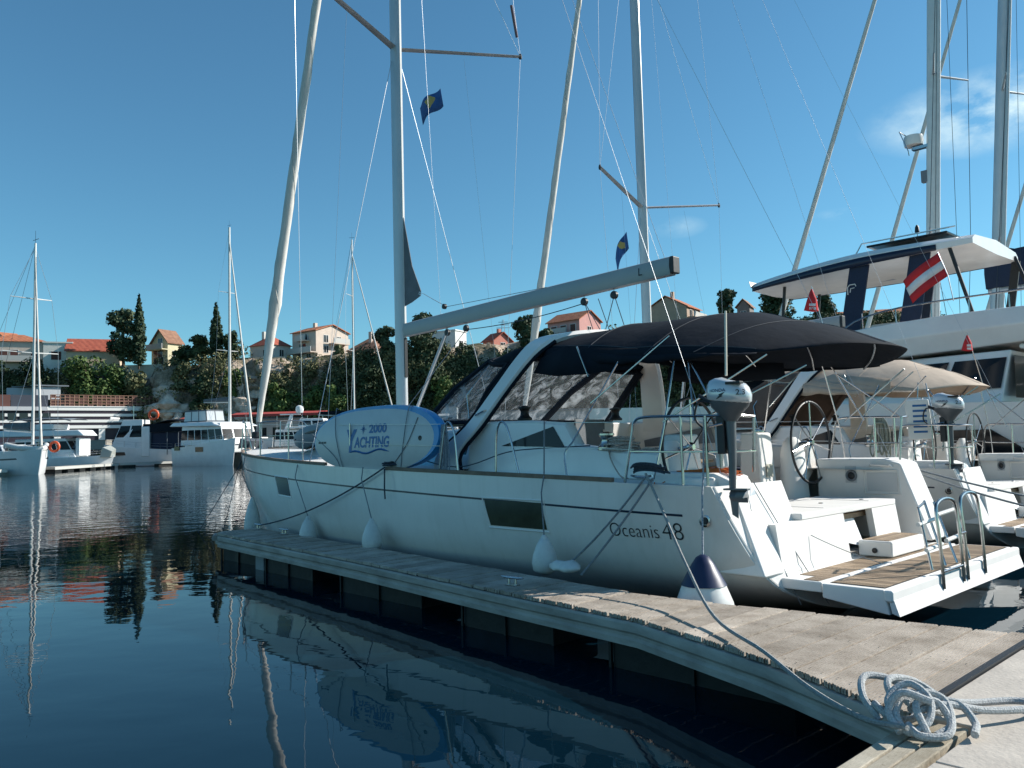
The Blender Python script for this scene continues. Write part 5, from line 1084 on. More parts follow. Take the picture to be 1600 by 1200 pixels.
MB().tube([(6.2,0,6.4),(6.2,0,8.4)],.04,5).build('antenna',STEEL,t)
# small white tender at the pontoon behind it and jet ski
b=Vector((at(284,700,112).x,112,0)); t=thing('small_boat','small white open boat with a dark console between cruiser and catamaran','boat',b+Vector((-6,3,0)),radians(170)); fhull(6.2,2.2,1.9,1.5,t); MB().box((1.8,-.7,1.3),(3.4,.7,2.6)).build('console',DARKM,t,bevel=.1); MB().poly([(3.3,-.7,2.5),(3.3,.7,2.5),(3.0,.6,3.0),(3.0,-.6,3.0)]).build('windscreen',GLASS,t,solid=.02)
p=at(150,707,104); t=thing('jet_ski','white and red jet ski parked on the pontoon left of the motor cruiser','jet ski',(p.x,104,.6),radians(185)); MB().loft([[(x,-w,z0),(x,w,z0),(x,w*.8,z1),(x,-w*.8,z1)] for x,w,z0,z1 in ((-1.6,.5,.2,.7),(-.3,.55,.1,.8),(.8,.45,.2,.95),(1.9,.05,.6,.75))]).build('hull',GEL2,t,bevel=.05); MB().loft([[(x,-.22,.7),(x,.22,.7),(x,.18,z),(x,-.18,z)] for x,z in ((-1.4,1.0),(-.3,1.1),(.4,1.25),(.7,1.0))]).build('seat',DARKM,t,bevel=.05); MB().tube([(.5,-.4,1.4),(.6,0,1.35),(.5,.4,1.4)],.04,6).build('handlebar',DARKM,t)
# --- catamaran
b=Vector((at(368,700,101).x,101,0)); a0=radians(-36); D=Vector((cos(a0),sin(a0),0)); L=12.3; org=b-D*L
t=thing('catamaran','white sailing catamaran with a slim tall mast, clear flybridge enclosure and dark window band','catamaran',org,a0)
fhull(L,1.9,3.35,2.3,t,y0=0,sternw=.95); fhull(L,1.9,3.35,2.3,t,y0=5.6,sternw=.95)
MB().box((.5,.6,1.5),(9.4,5.2,2.9)).build('bridge_deck',GEL2,t,bevel=.2)
MB().box((.8,-1.03,2.0),(1.9,-.93,2.5)).build('hull_window',GLASS,t,smooth=False); MB().box((5.4,-1.0,1.75),(7.0,-.9,2.35)).build('hull_window',GLASSG,t,smooth=False)
fcabin(t,1.2,9.6,1.0+2.2,1.0+2.0,2.6,5.3,win=(.25,.72),front=1.0,y0=2.8)
MB().hexa([(-1,-.7,5.1),(8.9,-.4,4.9),(8.9,6.0,4.9),(-1,6.3,5.1)],[(-.6,-.4,5.6),(7.6,-.1,5.5),(7.6,5.7,5.5),(-.6,6.0,5.6)]).build('hardtop',GEL2,t,bevel=.15)
en=fcabin(t,-.4,4.2,1.7,1.6,5.6,7.2,m=CANVG,win=(.12,.88),front=.3,y0=2.8,name='enclosure',wm=mat('clear_window_far',(.45,.48,.50),.2))
zt=at(350,336,b.y+3).z; frig(t,7.2,2.8,5.5,zt-1,bow=(L-.3,2.8,3.2),chain=2.9,r=.19,spr=((.36,1.6),(.66,1.3)),furl=.17,boom=(5.6,8.0))
MB().tube([(L-.9,.2,3.3),(L-.9,5.4,3.3)],.10,8).build('forward_beam',ALUW,t)
frails(t,L,1.9,3.35,2.3)
MB().loft([[(L-.9,1.0+.3*k,2.0+.2*sin(k)),(L+.5,1.0+.3*k,1.9+.3*sin(k+1)),(L+.9,1.0+.3*k,2.9),(L-.5,1.0+.3*k,3.3)] for k in range(9)]).build('covered_dinghy',mat('dark_tarp',(.10,.11,.13),.8,bump=.6,bscale=3),t,ang=60)
# --- motor yacht with radar arch
b=ground(470,720); t=thing('motor_yacht','white motor yacht with a radar dome, seen over the near yacht bow','motor yacht',Vector((at(425,700,112).x,112,0)),radians(-6))
fhull(12,4,2.5,2.0,t); frails(t,12,4,2.5,2.0,h=.8); fcabin(t,1,8.6,1.7,1.5,2.2,4.4,win=(.4,.85),front=1.8); MB().box((2.5,-1.9,4.45),(9.5,1.9,4.75)).build('hardtop',GEL2,t,bevel=.12); fcabin(t,4.2,8.0,1.4,1.2,4.75,5.8,win=(.2,.7),front=.6,name='flybridge')
MB().hexa([(1.7,-.15,4.2),(2.4,-.15,4.2),(2.4,.15,4.2),(1.7,.15,4.2)],[(2.6,-.15,6.4),(3.0,-.15,6.4),(3.0,.15,6.4),(2.6,.15,6.4)]).build('radar_mast',GEL2,t,bevel=.04); MB().box((1.2,-.2,6.4),(4.0,.2,6.55)).build('radar_bracket',GEL2,t,bevel=.04)
MB().lathe([(.05,-.5),(.45,-.45),(.55,0),(.45,.4),(.15,.55)],(3.9,0,7.1),n=14).build('radar_dome',GEL2,t)
# --- sailing boat with dark boom cover
t=thing('sailing_boat','far sailing boat with thin mast and dark sail cover above the paddle board','sailing boat',Vector((at(505,700,104).x-1,104,0)),radians(-3))
fhull(11.5,3.6,1.7,1.4,t); fcabin(t,3,8,1.3,1.1,1.5,2.3,front=1.2); zt=at(539,366,104).z; frig(t,5.0,0,2.2,zt-.8,bow=(11.0,0,1.9),stern=(0,0,1.5),r=.12,furl=.12,boom=(4.6,5.7),cover=CANV,sprm=1)
MB().grid([[(x,y,4.2-.05*y*y) for y in (-1.4,0,1.4)] for x in (-.4,1.2,2.6)]).build('bimini_cover',CANVG,t,solid=.03)
# --- row of further boats seen between mast and bimini and through the sprayhood
for i,(px,Z,Ln,lab,dome) in enumerate(((600,118,11,'white motor boat on the far side right behind the paddle board',0),(700,112,10,'white motor boat with a blue-grey cabin left of the sprayhood',1),(800,108,11,'white boat seen through the open sprayhood window',0),(905,110,11,'white cabin boat seen through the clear side window',1),(1010,112,12,'white boat beyond the starboard arch leg',0))):
    x=at(px,700,Z).x; t=thing('motor_boat',lab,'motor boat',Vector((x-Ln*.5,Z,0)),radians(RNG.uniform(-12,12)),'white boats moored along the far quay'); fhull(Ln,3.6,2.2,1.6,t); fcabin(t,1.5,Ln*.7,1.5,1.3,1.8,3.9,front=1.6,win=(.4,.8)); MB().box((1,-1.6,3.95),(Ln*.62,1.6,4.15)).build('hardtop',GEL2,t,bevel=.08); frails(t,Ln,3.6,2.2,1.6)
# ================================================================ RIGHT SIDE: big power catamaran and further masts (all parallel to the near yacht)
def uvroot(name,label,cat,u=0,v=0): return thing(name,label,cat,BW(u,v,0),YROT)
K=uvroot('power_catamaran','large white power catamaran with a flybridge hardtop, towering behind the beige bimini','motor catamaran')
for yc in (-10.9,-16.9):
    mb=MB(loc); rings=[]
    for i in range(20):
        u=.6+14.2*i/19; t=(u-.6)/14.2; hb=1.0*(min(1,(t/.45))**.7 if t<.45 else 1); hb=max(hb,.05); z=2.75-.55*t
        half=[(hb,z),(hb*.98,z*.6),(hb*.82,.5),(hb*.7,.0),(hb*.4,-.4)]; rings.append([(u,yc+a_,z_) for a_,z_ in half]+[(u,yc-a_,z_) for a_,z_ in reversed(half)])
    mb.loft(rings).build('hull',GEL,K,ang=40)
MB(loc).box((2.5,-16.4,1.1),(14.2,-11.3,2.25)).build('bridge_deck',GEL,K,bevel=.15)
for u0 in (3.2,6.0): MB(loc).box((u0,-9.905,1.35),(u0+1.9,-9.875,1.75)).build('hull_window',GLASS,K,smooth=False)
MB(loc).hexa([(9.4,-9.91,1.2),(13.0,-9.89,1.2),(13.0,-9.86,1.2),(9.4,-9.86,1.2)],[(9.9,-9.92,1.75),(12.2,-9.90,1.75),(12.2,-9.86,1.75),(9.9,-9.86,1.75)]).build('hull_window',GLASS,K,smooth=False)
# saloon with wraparound dark windows
lo=[(4.0,-16.2,2.3),(12.2,-16.8,2.3),(12.2,-10.7,2.3),(4.0,-11.4,2.3)]; hi=[(5.4,-15.6,3.42),(12.4,-16.6,3.42),(12.4,-10.9,3.42),(5.4,-12.0,3.42)]
sa=MB(loc).hexa(lo,hi).build('saloon',GEL,K,bevel=.05)
for k in range(6):
    f=lambda s,t_: Vector(lo[3]).lerp(Vector(hi[3]),t_).lerp(Vector(lo[2]).lerp(Vector(hi[2]),t_),s)+Vector((0,.03,0))
    a_,b_=(k+.05)/6,(k+.95)/6; MB(loc).poly([f(a_,.28),f(b_,.28),f(b_,.86),f(a_,.86)]).build('saloon_window',GLASS,sa,smooth=False)
for k in range(3): y=-16.2+1.9*k; MB(loc).poly([(12.42,y,2.4),(12.42,y+1.5,2.4),(12.44,y+1.5,3.3),(12.44,y,3.3)]).build('sliding_door',GLASS,sa,smooth=False)
# flybridge deck: long curved white coaming sweeping aft
mb=MB(loc); rings=[]
for i in range(14):
    u=4.6+10.2*i/13; t=i/13; w=2.55+.45*min(1,t*2.5); zb=3.44+.30*t**3; zt=3.75+.42*sin(pi*min(1,t*.8))+.25*t; rings.append([(u,-13.9+w*.95,zb),(u,-13.9+w,(zb+zt)/2),(u,-13.9+w*.96,zt),(u,-13.9+w*.90,zt),(u,-13.9+w*.88,zb+.15),(u,-13.9-w*.88,zb+.15),(u,-13.9-w*.90,zt),(u,-13.9-w*.96,zt),(u,-13.9-w,(zb+zt)/2),(u,-13.9-w*.95,zb)])
mb.loft(rings).build('flybridge_deck',GEL,K,ang=35,bevel=.04)
for u0 in (7.4,8.8,10.4): MB(loc).box((u0,-15.5,3.65),(u0+1.0,-12.4,4.5)).build('flybridge_seat',mat('seat_cream',(.5,.46,.40),.7),K,bevel=.08)
MB(loc).box((7.0,-13.0,3.7),(7.5,-12.2,4.75)).build('helm_console',GEL,K,bevel=.06)
for s,y in ((1,-11.35),(-1,-16.45)):
    MB(loc).tube(cr([(8.4,y,4.1),(8.9,y,4.48),(10.0,y,4.68),(12.0,y,4.72),(13.4,y,4.68),(13.6,y,4.1)],3),.022,6).build('flybridge_rail',STEEL,K)
    for u0 in (9.1,9.9,10.7,11.5,12.3,13.1): MB(loc).tube([(u0,y,4.0),(u0,y,4.66)],.016,5).build('rail_post',STEEL,K)
# hardtop: thick raked roof, navy edge, pale underside
def roofring(u,t):
    w=1.17+.56*min(1,t*1.8)**.7; z=5.94+.16*t; cx=-13.95; th=.16+.14*sin(pi*t)
    return [(u,cx+w,z),(u,cx+w*1.0,z+th*.75),(u,cx+w*.9,z+th+.06),(u,cx,z+th+.16),(u,cx-w*.9,z+th+.06),(u,cx-w,z+th*.75),(u,cx-w,z),(u,cx-w*.6,z-.02),(u,cx,z-.04),(u,cx+w*.6,z-.02)]
rr=[roofring(5.35+6.05*k/15,k/15) for k in range(16)]
MB(loc).loft(rr).build('hardtop',GEL,K,ang=30)
for s in (0,6):
    mb=MB(loc); mb.grid([[Vector(r[s])+Vector((0,(.015 if s==0 else -.015),-.015)),Vector(r[1 if s==0 else 5])+Vector((0,(.015 if s==0 else -.015),-.03+(.0)))] for r in rr[:14]]); mb.build('hardtop_edge',NAVY,K,fix=False,solid=.01)
MB(loc).poly([(5.36,-12.68,6.03),(5.36,-15.2,6.03),(5.30,-15.2,6.22),(5.30,-12.68,6.22)]).build('hardtop_edge',NAVY,K,smooth=False,solid=.01)
MB(loc).poly([(6.6,-13.2,5.965),(8.4,-13.0,6.0),(8.6,-14.9,6.0),(6.6,-14.7,5.965)]).build('sunroof_panel',GREYP,K,smooth=False)
MB(loc).box((8.6,-15.0,6.62),(10.6,-13.0,6.68)).build('solar_panel',GLASS,K,bevel=.02); MB(loc).tube([(8.2,-13.2,6.5),(8.4,-13.2,6.8),(10.8,-13.0,6.75)],.02,5).build('roof_rail',STEEL,K)
for (u0,y,du,w) in ((8.45,-12.32,.42,.50),(9.95,-12.32,.42,.48),(8.9,-15.55,.4,.5),(11.3,-15.5,.35,.2)):
    p=MB(loc).hexa([(u0-du,y-.03,4.0),(u0-du+w,y-.03,4.0),(u0-du+w,y+.03,4.0),(u0-du,y+.03,4.0)],[(u0,y-.03,6.08),(u0+w,y-.03,6.08),(u0+w,y+.03,6.08),(u0,y+.03,6.08)]).build('roof_support',DARKM if w<.3 else NAVYF,K,smooth=False)
    if y>-13: # curled white emblem on the support
        MB(loc).tube([(u0-.25+.16,y+.036,5.33),(u0-.25+.16,y+.036,5.52),(u0-.25+.22,y+.036,5.58),(u0-.25+.36,y+.036,5.58),(u0-.25+.38,y+.036,5.52)],.014,4).build('emblem',GEL,p); MB(loc).tube([(u0-.25+.22,y+.036,5.38),(u0-.25+.24,y+.036,5.48),(u0-.25+.34,y+.036,5.49)],.012,4).build('emblem',GEL,p)
for (a_,b_) in (((6.0,-13.0,3.9),(6.25,-13.0,6.05)),((6.0,-15.1,3.9),(6.25,-15.1,6.05)),((11.35,-12.45,4.0),(10.85,-12.3,6.15)),((12.1,-15.3,4.0),(11.4,-15.4,6.2))): MB(loc).tube([a_,b_],.045,6).build('roof_post',DARKM,K)
text('YACHT',.13,lambda x,y:(-(5.4+x),-9.88,1.0+y),'hull_lettering',INKD,K)
# wide mooring cleats and aft rails
for y in (-10.2,-17.4): MB(loc).tube([(14.2,y,2.2),(14.2,y,2.9),(12.8,y,3.0),(12.8,y,2.3)],.02,6).build('stern_rail',STEEL,K)
MB(loc).box((12.45,-16.6,3.44),(14.9,-11.2,3.56)).build('aft_canopy',GEL,K,bevel=.05)
for y in (-11.3,-16.5): MB(loc).box((14.3,y-.06,2.2),(14.5,y+.06,3.45)).build('canopy_post',GREYP,K,smooth=False)
# two big sailing yachts beyond the power catamaran
def rig(label,v,u0,zb,zt,r,bow,n_spr,colr,extra=None,boom=None,cover=NAVYF,dark=False,rake=.063):
    u=u0; ut=u0+rake*(zt-2); um=lambda z:u0+rake*(z-2)
    R=uvroot('sailing_yacht',label,'sailing yacht'); mb=MB(loc); rings=[]
    for i in range(18):
        uu=bow[0]-.2+(15.2-bow[0])*i/17; t=i/17; hb=2.3*min(1,(t/.4))**.75; hb=max(hb,.04); z=2.0-.4*t; half=[(hb,z),(hb*.96,z*.5),(hb*.7,.05),(0,-.4)]; rings.append([(uu,v+a_,z_) for a_,z_ in half]+[(uu,v-a_,z_) for a_,z_ in reversed(half[:-1])])
    mb.loft(rings).build('hull',GEL2,R,ang=40); c=MB(loc).hexa([(u-2.5,v-.8,1.6),(u+5,v-1.5,1.6),(u+5,v+1.5,1.6),(u-2.5,v+.8,1.6)],[(u-1.8,v-.6,2.2),(u+5,v-1.3,2.5),(u+5,v+1.3,2.5),(u-1.8,v+.6,2.2)]).build('coachroof',GEL2,R,bevel=.05)
    for s in (1,-1): MB(loc).box((u-1,v+s*1.22-.02,1.9),(u+4,v+s*1.22+.02,2.15)).build('coachroof_window',GLASS,c,smooth=False)
    MB(loc).loft([[(um(z)+r*1.25*cos(a),v+r*.8*sin(a),z) for a in np.linspace(0,2*pi,14,endpoint=False)] for z in (2.2,zt)]).build('mast',colr,R,ang=60)
    MB(loc).hexa([(um(3.5)+r*1.22+a_,v+b_,3.5) for a_,b_ in ((0,-.02),(.03,-.02),(.03,.02),(0,.02))],[(ut+r*1.22+a_,v+b_,zt) for a_,b_ in ((0,-.02),(.03,-.02),(.03,.02),(0,.02))]).build('mast_track',GEL2,R,smooth=False)
    for k in range(n_spr):
        z=zt*(.34+.24*k)
        for s in (1,-1): MB(loc).tube([(um(z),v,z),(um(z)+.6,v+s*(1.9-.3*k),z+.1)],[.05,.03],6).build('spreader',ALU,R)
    W_=WIRED if dark else WIRE
    for s in (1,-1):
        MB(loc).tube([(u+.4,v+s*2.0,1.9)]+[(um(zt*(.34+.24*k))+.6,v+s*(1.9-.3*k),zt*(.34+.24*k)+.1) for k in range(n_spr)]+[(ut,v,zt-.3)],.010,4).build('shroud',W_,R)
        MB(loc).tube([(u+.5,v+s*1.9,1.9),(um(zt*.34),v,zt*.34)],.010,4).build('lower_shroud',W_,R)
        MB(loc).tube([(15,v+s*1.8,1.8),(ut+.2,v,zt)],.009,4).build('backstay',W_,R)
    a=Vector(bow[:2]+(2.2,)) if False else Vector((bow[0],v,2.2)); b=Vector((um(zt*.96)-.15,v,zt*.96))
    MB(loc).tube([a.lerp(b,i/20) for i in range(21)],[(.115*(1-.5*i/20)) for i in range(21)],8).build('furled_genoa',SAIL,R,ang=80)
    MB(loc).tube([(u+.2,v+.2,3),(ut+.15,v+.1,zt-.5)],.008,4).build('halyard',WIRED,R); MB(loc).tube([(u+1.2,v+.5,3),(ut+.15,v+.1,zt-.5)],.008,4).build('halyard',WIRED,R)
    if boom:
        MB(loc).tube([(u+.15,v,boom[0]),(u+boom[1],v,boom[0]+.15)],.13,8).build('boom',ALU,R)
        rings=[]
        for i in range(15):
            t=i/14; h=1.25*(1-t)**.8*(1+.06*sin(i*2.3))+.42; rings.append([(u+.1+(boom[1]-.2)*t,v+y*(.9-.25*t),boom[0]+.1+.05*t+z*h) for y,z in ((-.2,0),(.2,0),(.3,.35),(.16,.85),(0,1),(-.16,.85),(-.3,.35))])
        MB(loc).loft(rings).build('sail_cover',cover,R,ang=60)
    return R
ya=rig('tall white-masted yacht beyond the power catamaran, radar halfway up its mast',-21,7.12,2,24,.17,(.15,0),3,ALUW,dark=True)
MB(loc).lathe([(.05,-.2),(.30,-.18),(.33,0),(.30,.16),(.05,.2)],(7.1,-21,11.85),n=16).build('radar_dome',GEL,ya); MB(loc).tube([(6.8,-21.3,12.15),(6.75,-20.7,12.2),(7.05,-20.6,11.4),(6.85,-21.2,11.45)],.018,5).build('radar_guard',STEEL,ya); MB(loc).box((7.05,-21.1,11.5),(7.65,-20.9,11.6)).build('radar_bracket',STEEL,ya); MB(loc).box((7.3,-21.1,10.3),(7.5,-20.9,10.7)).build('mast_light',GREYP,ya)
yb=rig('yacht with a dark navy stacked sail cover at the right edge of the picture',-27.5,7.1,2,26,.19,(.9,0),3,ALU,boom=(7.2,7.5),dark=True,rake=.085)
yc=rig('farthest yacht at the right, only its stays and mast seen past the frame edge',-34,9.5,2,24,.17,(3.5,0),3,ALU,boom=(6.5,6),dark=True)
# ================================================================ THINGS ON AND AROUND THE NEAR YACHT
# paddle board standing on edge along the lifelines, white underside to the camera
B_=thing('paddle_board','white paddle board with a bright blue edge, printed 2000 Yachting, standing along the rail','paddle board',BW(7.85,2.15,1.44),YROT)
def bd(p): u,v,z=p; return Vector((-(u-7.85)*1.0,v-2.15,z-1.44))
UC,ZC=8.05,1.855
def outline(k,n=64):
    out=[]
    for i in range(n):
        a=2*pi*i/n; c,s=cos(a),sin(a); x=1.53*(abs(c)**.82)*(1 if c>0 else -1); z=.445*(abs(s)**.95)*(1 if s>0 else -1)
        if c>0: z*=1+.06*c; 
        out.append((UC+x*k,ZC+z*k+.035*(x/1.6)**2*0))
    return out
tilt=lambda z:(z-ZC)*-.12
V0=2.20
rings=[]
for k,dv in ((.93,.060),(.985,.045),(1.0,.0),(1.0,-.05),(.985,-.09),(.93,-.12)): rings.append([(u,V0+dv+tilt(z),z) for u,z in outline(k)])
mb=MB(bd); mb.loft(rings[1:]); mb.build('rail_edge',BLUE,B_,ang=60)
def bpt(u,z,d=.0615): return bd((u+.17,V0+d+tilt(z),z))
sh=lambda u,z:(u-.035,z-.022-.012*(u-UC)/1.5)
MB(bd).loft([[(sh(u,z)[0],V0+.044+tilt(z),sh(u,z)[1]) for u,z in outline(.955)],[(sh(u,z)[0],V0+.0605+tilt(z),sh(u,z)[1]) for u,z in outline(.92)]]).build('underside',BOARDW,B_,ang=60)
text('2000',.125,lambda x,y:bpt(7.84+x,1.925+y),'print_number',INKB,B_,bold=.035,maxw=.42)
text('ACHTING',.155,lambda x,y:bpt(7.50+x,1.725+y),'print_word',INKB,B_,bold=.028,maxw=.84)
text('Y',.33,lambda x,y:bpt(7.27+x+.10*(.33-y)*0,1.66+y),'print_initial',INKB,B_,bold=.06,maxw=.27)
MB().tube([bpt(7.40+.06*i,1.655+.022*sin(i*.62+.4)+.002*i,.061) for i in range(17)],[.004]+[.014]*14+[.008,.003],4).build('print_wave',INKB,B_)
for k in range(4):
    a=k*pi/4; r=.085 if k%2==0 else .05; c=(7.70,1.985); MB().poly([bpt(c[0]+r*cos(a),c[1]+r*sin(a),.0625),bpt(c[0]+.014*cos(a+pi/2),c[1]+.014*sin(a+pi/2),.0625),bpt(c[0]-r*cos(a),c[1]-r*sin(a),.0625),bpt(c[0]-.014*cos(a+pi/2),c[1]-.014*sin(a+pi/2),.0625)]).build('print_star',INKB,B_,smooth=False)
for i in range(3): MB().poly([bpt(6.52+.075*i,1.80,.0615),bpt(6.585+.075*i,1.80,.0615),bpt(6.585+.075*i,1.83,.0615),bpt(6.52+.075*i,1.83,.0615)]).build('print_mark',INKD,B_,smooth=False)
MB().lathe([(.034,0),(.030,.008),(.02,.004)],bpt(9.02,1.83,.058),'y',14).build('valve',DARKM,B_)
for pth in ([bpt(6.9,2.30,.0),bpt(6.95,2.28,.07),bpt(7.0,1.9,.068),bpt(7.3,1.42,.068),bpt(7.4,1.40,0)],[bpt(8.75,2.26,0),bpt(8.74,2.22,.07),bpt(8.68,1.8,.07),bpt(8.66,1.45,.06),bpt(8.66,1.42,0)],[bpt(6.3,1.95,.05),bpt(7.0,1.62,.068),bpt(7.2,1.44,.06)],[bpt(8.95,2.1,.065),bpt(8.75,1.75,.068),bpt(8.4,1.42,.06)]):
    MB().tube(cr(pth,4),.006,5).build('lashing',ROPEG,B_)
# grey inflatable dinghy upturned on the foredeck
t=thing('inflatable_dinghy','grey inflatable dinghy lashed upside down on the foredeck of the near yacht','dinghy',BW(4.3,.25,1.72),YROT-.03)
def dl(u,v,z): return (-(u-4.3),v-.25,z-1.72)
for s in (1,-1):
    MB().tube([Vector(dl(*p)) for p in cr([(5.75,.25+s*.62,2.12),(5.2,.25+s*.66,2.08),(4.2,.25+s*.62,2.0),(3.5,.25+s*.48,1.93),(3.1,.25+s*.2,1.90),(3.02,.25,1.90)],5)],[.19]*20+[.17,.16,.15,.15,.15,.15][:6],12).build('side_tube',DINGHY,t)
MB().loft([[Vector(dl(u,.25+y*w,z0+h_*(1-abs(y)**2))) for y in np.linspace(-1,1,9)] for u,w,z0,h_ in ((5.7,.62,2.22,.10),(4.9,.62,2.18,.13),(4.1,.56,2.1,.16),(3.5,.42,2.04,.12),(3.2,.2,2.0,.06))],False,False).build('floor',DINGHY,t,solid=.02)
for k in range(4): u=5.4-.6*k; MB().tube([Vector(dl(u,.25+y*.72,2.02-.04*k+.26*(1-abs(y)**3))) for y in np.linspace(-1,1,11)],.012,5).build('lashing_strap',DARKM,t)
MB().tube([Vector(dl(*p)) for p in [(5.6,.25+.86,2.12),(4.4,.25+.84,2.03),(3.5,.25+.64,1.96)]],.022,5).build('rubbing_strake',DARKM,t)
MB(lambda p:loc(p)).box((5.75,-.5,1.9),(6.3,.3,2.2)).build('deck_box',GEL,near,bevel=.04)
# mooring rope coils on boats
def coil(name,label,c,R,n,m,r,grp=None,flat=.35,seed=1,cat='rope',tf=None):
    rr=random.Random(seed); t=thing(name,label,cat,c,0,grp); path=[]
    for i in range(n*14):
        a=2*pi*i/14; k=i/(n*14); rad=R*(.55+.45*abs(sin(k*9+seed)))*(1+.12*rr.uniform(-1,1)); path.append(Vector((rad*cos(a)*(1+.2*sin(k*5)),rad*sin(a)*(1-.15*cos(k*7)),flat*R*(k*.9)+.05*R*rr.uniform(-1,1)+r)))
    MB().tube(cr(path,2),r,7).build('loops',m,t); return t
t=coil('rope_coil','big untidy heap of white and brown flecked sheets on the port cockpit coaming',BW(11.95,1.60,1.60),.17,7,ROPEP,.011,flat=1.0,seed=3)
def hank(name,label,c,h,w,n,m,r,seed,par=None):
    rr=random.Random(seed); t=thing(name,label,'rope',c,YROT)
    for k in range(n):
        x=rr.uniform(-w,w); y=rr.uniform(-.03,.03); hh=h*rr.uniform(.8,1.05); MB().tube(cr([(x*.3,y,0),(x*.9-.02,y+.01,-hh*.3),(x-.02,y,-hh*.8),(x+.015,y,-hh),(x+.05,y,-hh*.8),(x*.7+.03,y,-hh*.3),(x*.3+.02,y,0)],4),r,5).build('loop',m,t)
    MB().torus((0,0,-.10),w*.6,r*1.6,'z',14,6,1,.8).build('binding_turns',m,t); return t
hank('hanging_rope','pale flecked rope hank hanging on the gate hoop beside the paddle board',BW(9.62,2.20,1.99),.62,.06,7,mat('rope_bluefleck',(.42,.44,.46),.85,col2=(.12,.15,.2),scale=80),.009,5)
t=coil('rope_coil','second looser tangle of flecked sheets spilling aft of the first heap',BW(12.25,1.52,1.56),.15,4,ROPEP,.010,flat=.5,seed=11)
MB(lambda p:BW(*p)-t.location).tube(cr([(11.86,1.72,1.62),(11.95,1.78,1.50),(12.2,1.95,1.36),(12.35,2.02,1.34)],4),.009,6).build('sheet_tail',ROPEP,t)
t=thing('rope_bundle','bright orange thin line bundled at the pushpit of the near yacht','rope',BW(13.1,1.75,1.36),YROT); rr=random.Random(4)
for k in range(11): a=rr.uniform(-.05,.05); b=rr.uniform(0,.05); MB().tube(cr([(-.36+rr.uniform(-.05,.05),a,b),(-.15,a+rr.uniform(-.04,.04),b+.02+rr.uniform(0,.03)),(.12,a-.02,b+.01),(.30+rr.uniform(-.05,.05),a+rr.uniform(-.03,.03),b),(.1,a+.05,b+.01),(-.2,a+.04,b)],4),.0055,5).build('strand',ROPEO,t)
MB().tube(cr([(.3,0,.0),(.36,.2,-.06),(.4,.32,-.14),(.36,.34,-.05)],4),.005,5).build('strand',ROPEO,t)
# fenders
def fender(label,u,v,z0,r,h,rope_to,navy=False,grp='fenders on the near yacht'):
    t=thing('fender',label,'fender',BW(u,v,z0),0,grp)
    prof=[(0.01,0),(r*.55,.02),(r*.92,h*.14),(r,h*.32),(r*.9,h*.52),(r*.6,h*.78),(r*.33,h*.93)]
    MB().lathe(prof,n=20).build('body',FEND,t,ang=60)
    MB().lathe([(r*(.72 if navy else .33)*1.01,h*(.70 if navy else .93)),(r*.605,h*.78),(r*.36,h*.93),(r*.22,h*1.0),(.02,h*1.03)] if navy else [(r*.335,h*.93),(r*.2,h*1.0),(.02,h*1.03)],n=20).build('cap',mat('fender_navy_cap',(.015,.025,.07),.4) if navy else FEND,t,ang=60)
    for e in rope_to[1:] if len(rope_to)>2 else []: pass
    p=[Vector(BW(*q))-t.location for q in rope_to]; MB().tube([(0,0,h)]+p,.008,6).build('lanyard',ROPEG if not navy else mat('rope_bluefleck'),t); return t
fender('big round fender with a navy blue top squeezed between stern quarter and pontoon',13.56,2.54,-.08,.27,.78,[(13.42,2.30,1.2),(13.36,2.18,1.36),(13.36,2.13,1.9)],True)
fender('white pear fender wrapped in mooring line below the mid hull window',11.62,2.52,.36,.135,.40,[(11.5,2.42,1.2),(11.45,2.32,1.38),(11.42,2.26,1.96)])
fender('white fender hanging below the paddle board print',8.42,2.50,.36,.135,.42,[(8.1,2.44,1.3),(8.05,2.38,1.46)])
fender('white fender near the forward hull window by the pontoon cleat',6.35,2.26,.28,.14,.42,[(6.0,2.28,1.3),(5.95,2.2,1.52)])
fender('long white fender at the stem of the near yacht, farthest forward',3.2,1.62,.10,.15,.75,[(3.0,1.72,1.3),(3.0,1.66,1.64)])
t=thing('fender_cover','crumpled white fender bag lying at the foot of the mid fender','fender','' or BW(11.95,2.62,.45),YROT); MB().loft([[(x+.015*sin(k*3),w*cos(q)*(1+.18*sin(q*3+k)),max(0,.035+hh*sin(q)*(1+.2*cos(q*2+k)))) for q in np.linspace(0,2*pi,14,endpoint=False)] for k,(x,w,hh) in enumerate(((-.24,.01,.01),(-.20,.07,.04),(-.12,.10,.07),(-.03,.07,.05),(.05,.09,.06),(.12,.05,.03),(.16,.01,.01)))]).build('cloth',FEND,t,ang=80)
# mooring lines
def line(label,pts,r,m,name='mooring_line',grp='mooring lines'):
    o=MB(bw).tube(pts,r,7).build(name,m); o['label']=label; o['category']='rope'; o['group']=grp; return o
cl=(12.62,2.22,1.37)
line('outer dark spring line from the stern cleat down to the mid fender',sag((12.75,2.26,1.36),(11.95,2.58,.47),.05),.011,ROPEG)
line('inner dark spring line from the stern cleat down to the pontoon',sag((12.85,2.26,1.36),(12.3,2.72,.45),.03),.011,ROPEG)
pts=cr([(12.75,2.24,1.40),(13.05,2.45,1.15),(13.75,3.05,.70),(14.45,3.75,.50),(15.1,4.25,.47),(15.6,4.68,.45),(16.0,4.98,.46),(16.25,5.10,.50)],6)
line('long pale stern line sweeping down over the pontoon to the rope heap',pts,.0125,mat('rope_pale',(.40,.41,.40),.85,var=.2,scale=70,bump=1,bscale=160))
t=thing('rope_coil','navy mooring line figure-eighted on the stern cleat of the near yacht','rope',BW(12.75,2.2,1.40),YROT); rr=random.Random(2)
